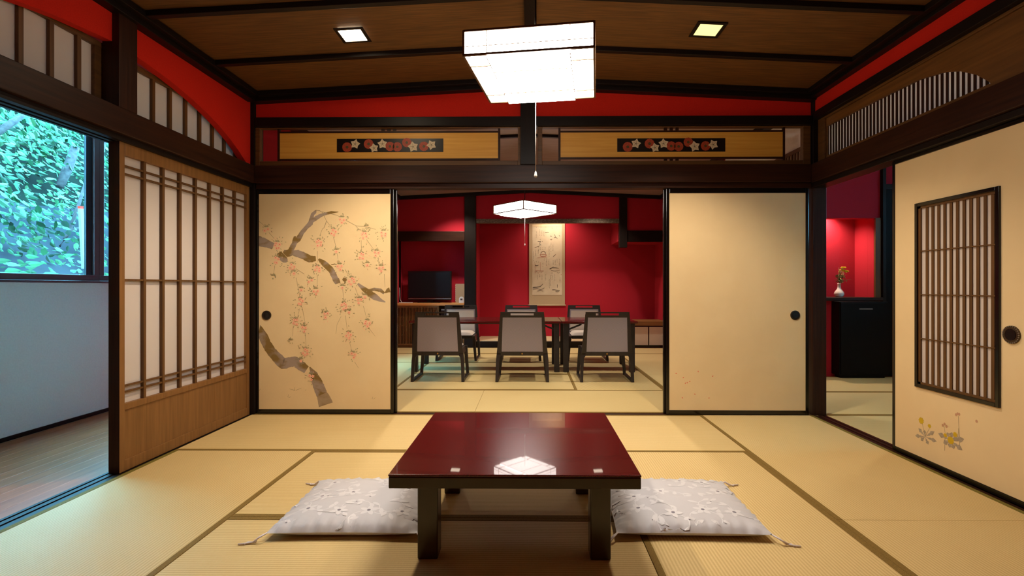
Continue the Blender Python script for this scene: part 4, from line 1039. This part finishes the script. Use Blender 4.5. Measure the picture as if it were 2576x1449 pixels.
# ------------------------------------------------------------------ pendant lamps
def pendant(name, label, loc, rot, mpaper, ztop, cordlen):
    L = .54; h = .10; t = thing(name, label, 'pendant lamp', loc, rot, 'square paper pendant lamps')
    a_ = L / 2; e = .004
    pn = MB()
    pn.box(-a_ + e, a_ - e, -a_ + e, a_ - e, .0, .003)                              # bottom sheet
    for s_ in (-1, 1):
        pn.box(-a_ + e, a_ - e, s_ * (a_ - e) - .0015, s_ * (a_ - e) + .0015, .003, h)
        pn.box(s_ * (a_ - e) - .0015, s_ * (a_ - e) + .0015, -a_ + e, a_ - e, .003, h)
    q = a_ * .64
    pn.box(-q, q, -a_ + e, a_ - e, -.013, -.001)                                   # lower middle tray
    MB().box(-a_ + .006, a_ - .006, -a_ + .006, a_ - .006, h - .006, h - .002).build('unseen_top_cover', M['brown_x'], t, world=False)  # unseen cover added to keep lamp light off the ceiling
    pn.build('paper_shade', mpaper, t, world=False)
    fr = MB(); k_ = .0045
    for s_ in (-1, 1):
        for s2 in (-1, 1): fr.box(s_ * a_ - k_, s_ * a_ + k_, s2 * a_ - k_, s2 * a_ + k_, -.002, h + .003)
        for z in (0, h): 
            fr.box(-a_, a_, s_ * a_ - k_, s_ * a_ + k_, z - k_, z + k_); fr.box(s_ * a_ - k_, s_ * a_ + k_, -a_, a_, z - k_, z + k_)
        fr.box(-a_, a_, s_ * a_ - .0012, s_ * a_ + .0012, .034, .0365); fr.box(s_ * a_ - .0012, s_ * a_ + .0012, -a_, a_, .034, .0365)
        for s2 in (-1, 1):
            fr.box(s2 * q - .0014, s2 * q + .0014, s_ * a_ - .001, s_ * a_ + .001, 0, h); fr.box(s_ * a_ - .001, s_ * a_ + .001, s2 * q - .0014, s2 * q + .0014, 0, h)
        fr.box(s_ * q - .0016, s_ * q + .0016, -a_, a_, -.0145, -.012)
        fr.box(s_ * q, s_ * a_, -a_ * .62, -a_ * .62 + .006, -.004, -.0005); fr.box(s_ * q, s_ * a_, a_ * .62, a_ * .62 + .006, -.004, -.0005)
    fr.box(-q, q, a_ * .45, a_ * .45 + .005, -.0155, -.0132); fr.box(-q, q, -a_ * .45, -a_ * .45 + .003, -.0155, -.0132)
    fr.build('frame', M['brown_x'], t, world=False)
    MB().tube([(0, 0, -.013), (0, 0, -cordlen)], .0022, 6).build('pull_cord', M['cord'], t, world=False)
    MB().lathe([(.001, 0), (.004, -.004), (.0075, -.022), (.006, -.028), (.001, -.03)], (0, 0, -cordlen), 12).build('pull_knob', M['white'], t, world=False)
    MB().tube([(0, 0, h - .02), (0, 0, ztop - loc[2] - .02)], .004, 8).build('suspension_cord', M['tv'], t, world=False)
    MB().box(-.04, .04, -.04, .04, h, h + .02).build('socket', M['white'], t, world=False)
    MB().lathe([(.001, 0), (.045, 0), (.05, -.03), (.001, -.032)], (0, 0, ztop - loc[2]), 20).build('ceiling_rose', M['black_x'], t, world=False)
    return t
pendant('pendant_lamp', 'large bright square paper lamp hanging above the low red table', (.027, 2.32, 1.965), math.radians(-7.6), M['lamp_paper'], ZR - .045, .43)
pendant('pendant_lamp', 'smaller looking square paper lamp hanging over the dining tables', (-.06, 6.08, 1.885), math.radians(43), M['lamp_paper_far'], 2.588, .36)

# downlights
def downlight(x, y, z, slope, m, label, power, col=(1, .82, .60)):
    t = thing('downlight', label, 'downlight', (x, y, z), 0, 'square ceiling downlights')
    a_ = .088; b_ = .068
    zz = lambda xx: -slope * (abs(x + xx) - abs(x))
    fr = MB()
    def plate(x0, x1, y0, y1, t0, t1):
        fr.hexa([(x0, y0, zz(x0) - t0), (x1, y0, zz(x1) - t0), (x1, y1, zz(x1) - t0), (x0, y1, zz(x0) - t0), (x0, y0, zz(x0) - t1), (x1, y0, zz(x1) - t1), (x1, y1, zz(x1) - t1), (x0, y1, zz(x0) - t1)])
    plate(-a_, a_, -a_, -b_, .006, -.0); plate(-a_, a_, b_, a_, .006, 0); plate(-a_, -b_, -b_, b_, .006, 0); plate(b_, a_, -b_, b_, .006, 0)
    fr.build('frame', M['black_x'], t, world=False)
    mb = MB(); mb.hexa([(-b_, -b_, zz(-b_) - .003), (b_, -b_, zz(b_) - .003), (b_, b_, zz(b_) - .003), (-b_, b_, zz(-b_) - .003), (-b_, -b_, zz(-b_)), (b_, -b_, zz(b_)), (b_, b_, zz(b_)), (-b_, b_, zz(-b_))])
    mb.build('diffuser', m, t, world=False)
    if power:
        ld = bpy.data.lights.new('downlight_beam', 'SPOT'); ld.energy = power; ld.spot_size = math.radians(110); ld.spot_blend = .6; ld.shadow_soft_size = .05; ld.color = col
        lo = bpy.data.objects.new('downlight_beam', ld); C.objects.link(lo); lo.parent = t; lo.location = (0, 0, -.03)
    return t
downlight(-1.09, 3.075, zc(1.09) - .001, sl, M['lamp_bulb'], 'glaring square downlight in the ceiling left of the paper lamp', 40)
downlight(1.075, 3.035, zc(1.075) - .001, sl, M['lamp_bulb_dim'], 'dim yellow square downlight in the ceiling right of the paper lamp', 34)
for x_, y_, p_, lb in ((-1.15, 7.72, 34, 'square downlight over the floor before the television counter'), (1.05, 7.72, 34, 'square downlight before the right side of the alcove'),
                       (-1.15, 5.1, 34, 'unseen square downlight added over the near left dining chair'), (1.05, 5.1, 34, 'unseen square downlight added over the near right dining chair')):  # this unseen near pair is added to even out the dining room light
    downlight(x_, y_, 2.59 - .11 * abs(x_) / 2.3 - .001, .11 / 2.3, M['lamp_bulb_mid'], lb, p_, (1, .88, .72))
downlight(3.2, 3.9, 2.629, 0, M['lamp_bulb_mid'], 'unseen square downlight added to brighten the side room', 12)  # fixture out of view, added to lift the side room floor
# alcove and niche lamps: small fittings above the openings
def puck(x, y, z, power, label, col=(1, .8, .6), size=math.radians(130)):
    t = thing('spotlight', label, 'spotlight', (x, y, z), 0, 'small recess spotlights')
    MB().lathe([(.001, 0), (.03, 0), (.03, -.02), (.001, -.021)], (0, 0, 0), 18).build('housing', M['white'], t, world=False)
    ld = bpy.data.lights.new('spotlight_beam', 'SPOT'); ld.energy = power; ld.spot_size = size; ld.spot_blend = .8; ld.shadow_soft_size = .03; ld.color = col
    lo = bpy.data.objects.new('spotlight_beam', ld); C.objects.link(lo); lo.parent = t; lo.location = (0, 0, -.03)
puck(.45, 8.70, 2.56, 26, 'small spotlight above the alcove scroll')
puck(3.45, 5.86, 1.949, 22, 'small spotlight in the roof of the flower niche')

# ------------------------------------------------------------------ low lacquer table
c_ = .65
TX0, TX1, TY0, TY1, TZ = -.491, .385, 1.728, 2.584, .35
t = thing('low_table', 'low dark red lacquered table with square legs in the middle of the mats', 'table', ((TX0 + TX1) / 2, (TY0 + TY1) / 2, 0))
MB().box(TX0, TX1, TY0, TY1, TZ - .008, TZ).build('tabletop', M['tabletop'], t, .003, seg=3)
MB().box(TX0 + .001, TX1 - .001, TY0 + .001, TY1 - .001, TZ - .050, TZ - .0085).build('table_edge', M['leg_lac'], t, .004)
for x0, x1 in ((-.412, -.337), (.221, .296)):
    for y0 in (1.829, 2.41): MB().box(x0, x1, y0, y0 + .075, .001, TZ - .0505).build('leg', M['leg_lac'], t, .005)
ap = MB().prism([(-.336, .2995), (.22, .2995), (.22, .272), (.14, .272), (.12, .280), (-.24, .280), (-.26, .272), (-.336, .272)], 'y', 1.86, 1.885)
ap.prism([(-.336, .2995), (.22, .2995), (.22, .272), (.14, .272), (.12, .280), (-.24, .280), (-.26, .272), (-.336, .272)], 'y', 2.43, 2.455)
ap.box(-.39, -.36, 1.905, 2.409, .262, .2995).box(.244, .274, 1.905, 2.409, .262, .2995)
ap.build('apron', M['leg_lac'], t)

# ------------------------------------------------------------------ floor cushions
def cushion(cx, cy, W, D, rot, label, seed):
    t = thing('floor_cushion', label, 'cushion', (cx, cy, 0), rot, 'grey floor cushions beside the low table')
    R = random.Random(seed); N = 44
    fs = [R.uniform(0, 6) for _ in range(4)]
    def edge(u, v):                      # sides pull in between the pointed corners
        return 1 - .03 * (1 - v * v), 1 - .03 * (1 - u * u)
    def surf(u, v, top):
        eu, ev = edge(u, v); x, y = u * eu * W / 2, v * ev * D / 2
        k = max(0, (1 - abs(u) ** 3.2)) ** .55 * max(0, (1 - abs(v) ** 3.2)) ** .55
        de = 1 - max(abs(u), abs(v))
        pk = 0
        if de < .25:
            s_ = v if abs(u) > abs(v) else u
            pk = .011 * (math.sin(s_ * 38 + fs[0]) + .6 * math.sin(s_ * 71 + fs[1]) + .5 * math.sin(s_ * 23 + fs[2])) * (1 - de / .25) * min(1, de / .03)
        if top: z = .030 + .052 * k + pk * .6 - .005 * math.exp(-((u * u + v * v) / .01))
        else: z = .030 - .029 * min(1, k * 1.5)
        return x, y, z
    mb = MB(); V = []; F = []
    for top in (1, 0):
        for i in range(N + 1):
            for j in range(N + 1): V.append(surf(-1 + 2 * i / N, -1 + 2 * j / N, top))
    q = (N + 1) ** 2
    for i in range(N):
        for j in range(N):
            a0 = i * (N + 1) + j; F.append((a0, a0 + N + 1, a0 + N + 2, a0 + 1)); F.append((q + a0, q + a0 + 1, q + a0 + N + 2, q + a0 + N + 1))
    mb.add(V, F, 0, True)
    cnt = [0]
    def dec(pts, mi):
        cnt[0] += 1; P = []
        for u, v in pts:
            x, y, z = surf(max(-.985, min(.985, u)), max(-.985, min(.985, v)), 1); P.append((x, y, z + .0003 + cnt[0] * .000003))
        n = len(P); cu = sum(p[0] for p in pts) / n; cv = sum(p[1] for p in pts) / n
        x, y, z = surf(max(-.98, min(.98, cu)), max(-.98, min(.98, cv)), 1); P.append((x, y, z + .0005 + cnt[0] * .000003))
        mb.add(P, [(i, (i + 1) % n, n) for i in range(n)], mi, True)
    def vine(u, v, a_, l_, bend, n=7):
        pts = []
        for k in range(n):
            pts.append((u, v)); u += l_ * math.cos(a_); v += l_ * math.sin(a_); a_ += bend
        for (u0, v0), (u1, v1) in zip(pts, pts[1:]):
            m_ = math.hypot(u1 - u0, v1 - v0); nx, ny = -(v1 - v0) / m_ * .007, (u1 - u0) / m_ * .007
            dec([(u0 + nx, v0 + ny), (u1 + nx, v1 + ny), (u1 - nx, v1 - ny), (u0 - nx, v0 - ny)], 1)
        return pts
    for gx, gy in ((-.55, -.5), (.25, -.55), (-.2, .1), (.6, .15), (-.6, .6), (.2, .65), (.66, -.62), (-.68, .0), (.62, .6), (-.15, -.68)):
        u, v = gx + R.uniform(-.1, .1), gy + R.uniform(-.1, .1)
        for k in range(5): dec(leafp(u, v, 2 * PI * k / 5 + gx, .14, .036), 1)
        dec(ellipse_poly(u, v, .028, .028, 9), 2)
        for s_ in (0, 2.2, 4.1):
            P = vine(u + .1 * math.cos(s_ + gy), v + .1 * math.sin(s_ + gy), s_ + gy, .06, R.choice([-.35, .35]))
            for (pu, pv) in P[2::2]: dec(leafp(pu, pv, R.uniform(0, 6.28), R.uniform(.10, .17), .032), 1)
            dec(ellipse_poly(P[-1][0], P[-1][1], .016, .014, 7), R.choice([1, 2]))
    mb.keep = True
    mb.build('cushion_body', [M['cloth'], M['cloth_leaf'], M['cloth_eye']], t, world=False)
    tc = mat('tie_cord', (214, 204, 208), .7)
    for sx, sy in ((-1, -1), (1, -1), (-1, 1), (1, 1)):
        x, y = sx * W / 2, sy * D / 2; b = MB()
        for dd in (0, .012):
            b.tube([(x * .985, y * .985, .03), (x + sx * .018, y + sy * (.012 + dd), .022), (x + sx * .038 + dd, y + sy * .022, .006), (x + sx * (.070 - dd), y + sy * (.030 - dd), .0045), (x + sx * (.088 - dd * 2), y + sy * .034, .0045)], [.003, .003, .0032, .0036, .0028], 6)
        b.build('corner_tie', tc, t, world=False)
    return t
cushion(-.742, 2.225, .60, .53, math.radians(.5), 'pale grey floral floor cushion on the corridor side of the low table', 4)
cushion(.650, 2.235, .61, .53, math.radians(-.8), 'pale grey floral floor cushion on the side doorway side of the low table', 9)

# ------------------------------------------------------------------ dining tables
def dining_table(x0, x1, label):
    y0, y1, zt = 5.77, 6.58, .600
    t = thing('dining_table', label, 'table', ((x0 + x1) / 2, (y0 + y1) / 2, 0), 0, 'dining tables pushed together')
    MB().box(x0, x1, y0, y1, zt - .026, zt).build('tabletop', M['tabletop'], t, .004)
    for lx0, lx1 in ((x0 + .02, x0 + .082), (x1 - .082, x1 - .02)):
        for ly in (5.84, 6.46): MB().box(lx0, lx1, ly, ly + .06, 0.0013, zt - .0265).build('leg', M['chair'], t, .004)
    for s_, x in ((1, x0 + .083), (-1, x1 - .083)): MB().bar((x, 5.87, .50), (x + s_ * .15, 5.87, .560), .012, .02, (0, 0, 1)).build('brace', M['chair'], t)
    for ly in (5.86, 6.46): MB().box(x0 + .09, x1 - .09, ly, ly + .025, .562, .5735).build('apron', M['chair'], t)
dining_table(-1.397, .366, 'long dark red dining table behind the left and middle near chairs')
dining_table(.372, 1.243, 'shorter dark dining table behind the right near chair')

# ------------------------------------------------------------------ dining chairs
def make_chair(label):
    t = thing('dining_chair', label, 'chair', (0, 0, 0), 0, 'low dining chairs around the tables')
    yb, yt = -.205, -.245                # back plane, raked
    def yr(z): return yb + (yt - yb) * (z - .28) / (.735 - .28)
    def slab(mb, poly, th=.026, mi=0):
        n = len(poly); v = [(x, yr(z) - th / 2, z) for x, z in poly] + [(x, yr(z) + th / 2, z) for x, z in poly]
        f = [tuple(range(n)), tuple(range(2 * n - 1, n - 1, -1))] + [(i, i + n, (i + 1) % n + n, (i + 1) % n) for i in range(n)]
        mb.add(v, f, mi)
    bf = MB()
    hw = lambda z: .2275 + (.262 - .2275) * (.735 - z) / (.735 - .348) if z > .348 else .262
    slab(bf, [(-.2275, .735), (.2275, .735), (.2265, .722), (-.2265, .722)])
    slab(bf, [(-hw(.700), .700), (hw(.700), .700), (hw(.678), .678), (-hw(.678), .678)])
    for s_ in (-1, 1):
        slab(bf, [(s_ * .2265, .722), (s_ * .121, .722), (s_ * .121, .700), (s_ * hw(.700), .700)])
        slab(bf, [(s_ * hw(.678), .678), (s_ * .203, .678), (s_ * .2155, .318), (s_ * .2155, .30), (s_ * .268, .30), (s_ * .262, .348)])
    bk = bf.build('back_frame', M['chair'], t, world=False)
    br = MB(); slab(br, [(-.216, .318), (.216, .318), (.222, .276), (-.222, .276)]); br.build('lower_rail', M['chair'], t, world=False)
    pn = MB(); slab(pn, [(-.2025, .678), (.2025, .678), (.2155, .318), (-.2155, .318)], .022); pn.build('backrest', M['back_fab'], t, world=False)
    ft = MB(); v = [(-.19, yr(.66) + .012, .66), (.19, yr(.66) + .012, .66), (.205, yr(.36) + .012, .36), (-.205, yr(.36) + .012, .36)]
    ft.hexa(v + [(x, y + .018, z) for x, y, z in v]); ft.build('back_cushion', M['seat'], t, .008, world=False)
    MB().disc((0, yr(.297) - .014, .297), .008, 'y', .003, 16).build('badge', M['brass'], t, world=False)
    # seat
    N = 12; V = []; F = []
    for top in (1, 0):
        for i in range(N + 1):
            for j in range(N + 1):
                u, w_ = -1 + 2 * i / N, -1 + 2 * j / N; k = (1 - u ** 6) ** .5 * (1 - w_ ** 6) ** .5
                V.append((u * .215, .025 + w_ * .215, (.345 + .045 * k) if top else .345))
    q = (N + 1) ** 2
    for i in range(N):
        for j in range(N):
            a0 = i * (N + 1) + j; F.append((a0, a0 + N + 1, a0 + N + 2, a0 + 1)); F.append((q + a0, q + a0 + 1, q + a0 + N + 2, q + a0 + N + 1))
    mb = MB(); mb.add(V, F, 0, True); mb.build('seat', M['seat'], t, world=False)
    MB().box(-.215, .215, -.185, .235, .30, .3445).build('seat_frame', M['chair'], t, .004, world=False)
    for s_ in (-1, 1):
        # rear leg widens into the shoulder, gently flared
        mb = MB()
        P = [(s_ * .222, .30), (s_ * .268, .30), (s_ * .276, .22), (s_ * .281, .0014), (s_ * .252, .0014), (s_ * .243, .20), (s_ * .236, .255), (s_ * .222, .275)]
        n = len(P); vv = [(x, -.235 + .03 * (z / .3), z) for x, z in P] + [(x, -.208 + .03 * (z / .3), z) for x, z in P]
        mb.add(vv, [tuple(range(n)), tuple(range(2 * n - 1, n - 1, -1))] + [(i, i + n, (i + 1) % n + n, (i + 1) % n) for i in range(n)])
        mb.build('leg', M['chair'], t, world=False)
        mb = MB().hexa([(s_ * .250, .205, .0014), (s_ * .279, .205, .0014), (s_ * .279, .235, .0014), (s_ * .250, .235, .0014), (s_ * .216, .195, .335), (s_ * .256, .195, .335), (s_ * .256, .235, .335), (s_ * .216, .235, .335)])
        mb.build('leg', M['chair'], t, world=False)
        MB().box(s_ * .253, s_ * .278, -.207, .204, .0015, .026).build('runner', M['chair'], t, world=False)
        MB().hexa([(s_ * .226, -.17, .275), (s_ * .248, -.17, .275), (s_ * .248, .194, .275), (s_ * .226, .194, .275), (s_ * .217, -.17, .335), (s_ * .240, -.17, .335), (s_ * .240, .194, .335), (s_ * .217, .194, .335)]).build('side_rail', M['chair'], t, world=False)
    return t
ch = make_chair('near dining chair at the left, its grey woven back towards the red table')
ch.location = (-.968, 5.468, 0)
dup(ch, (-.080, 5.468, 0), 0, 'near dining chair in the middle of the three with backs turned')
dup(ch, (.808, 5.468, 0), 0, 'near dining chair at the right, in front of the shorter table')
dup(ch, (-.992, 6.95, 0), PI, 'far dining chair facing us in front of the black post')
dup(ch, (-.123, 6.95, 0), PI, 'far dining chair facing us, hidden behind the middle near chair')
dup(ch, (.777, 6.95, 0), PI, 'far dining chair facing us, right of the hanging scroll')
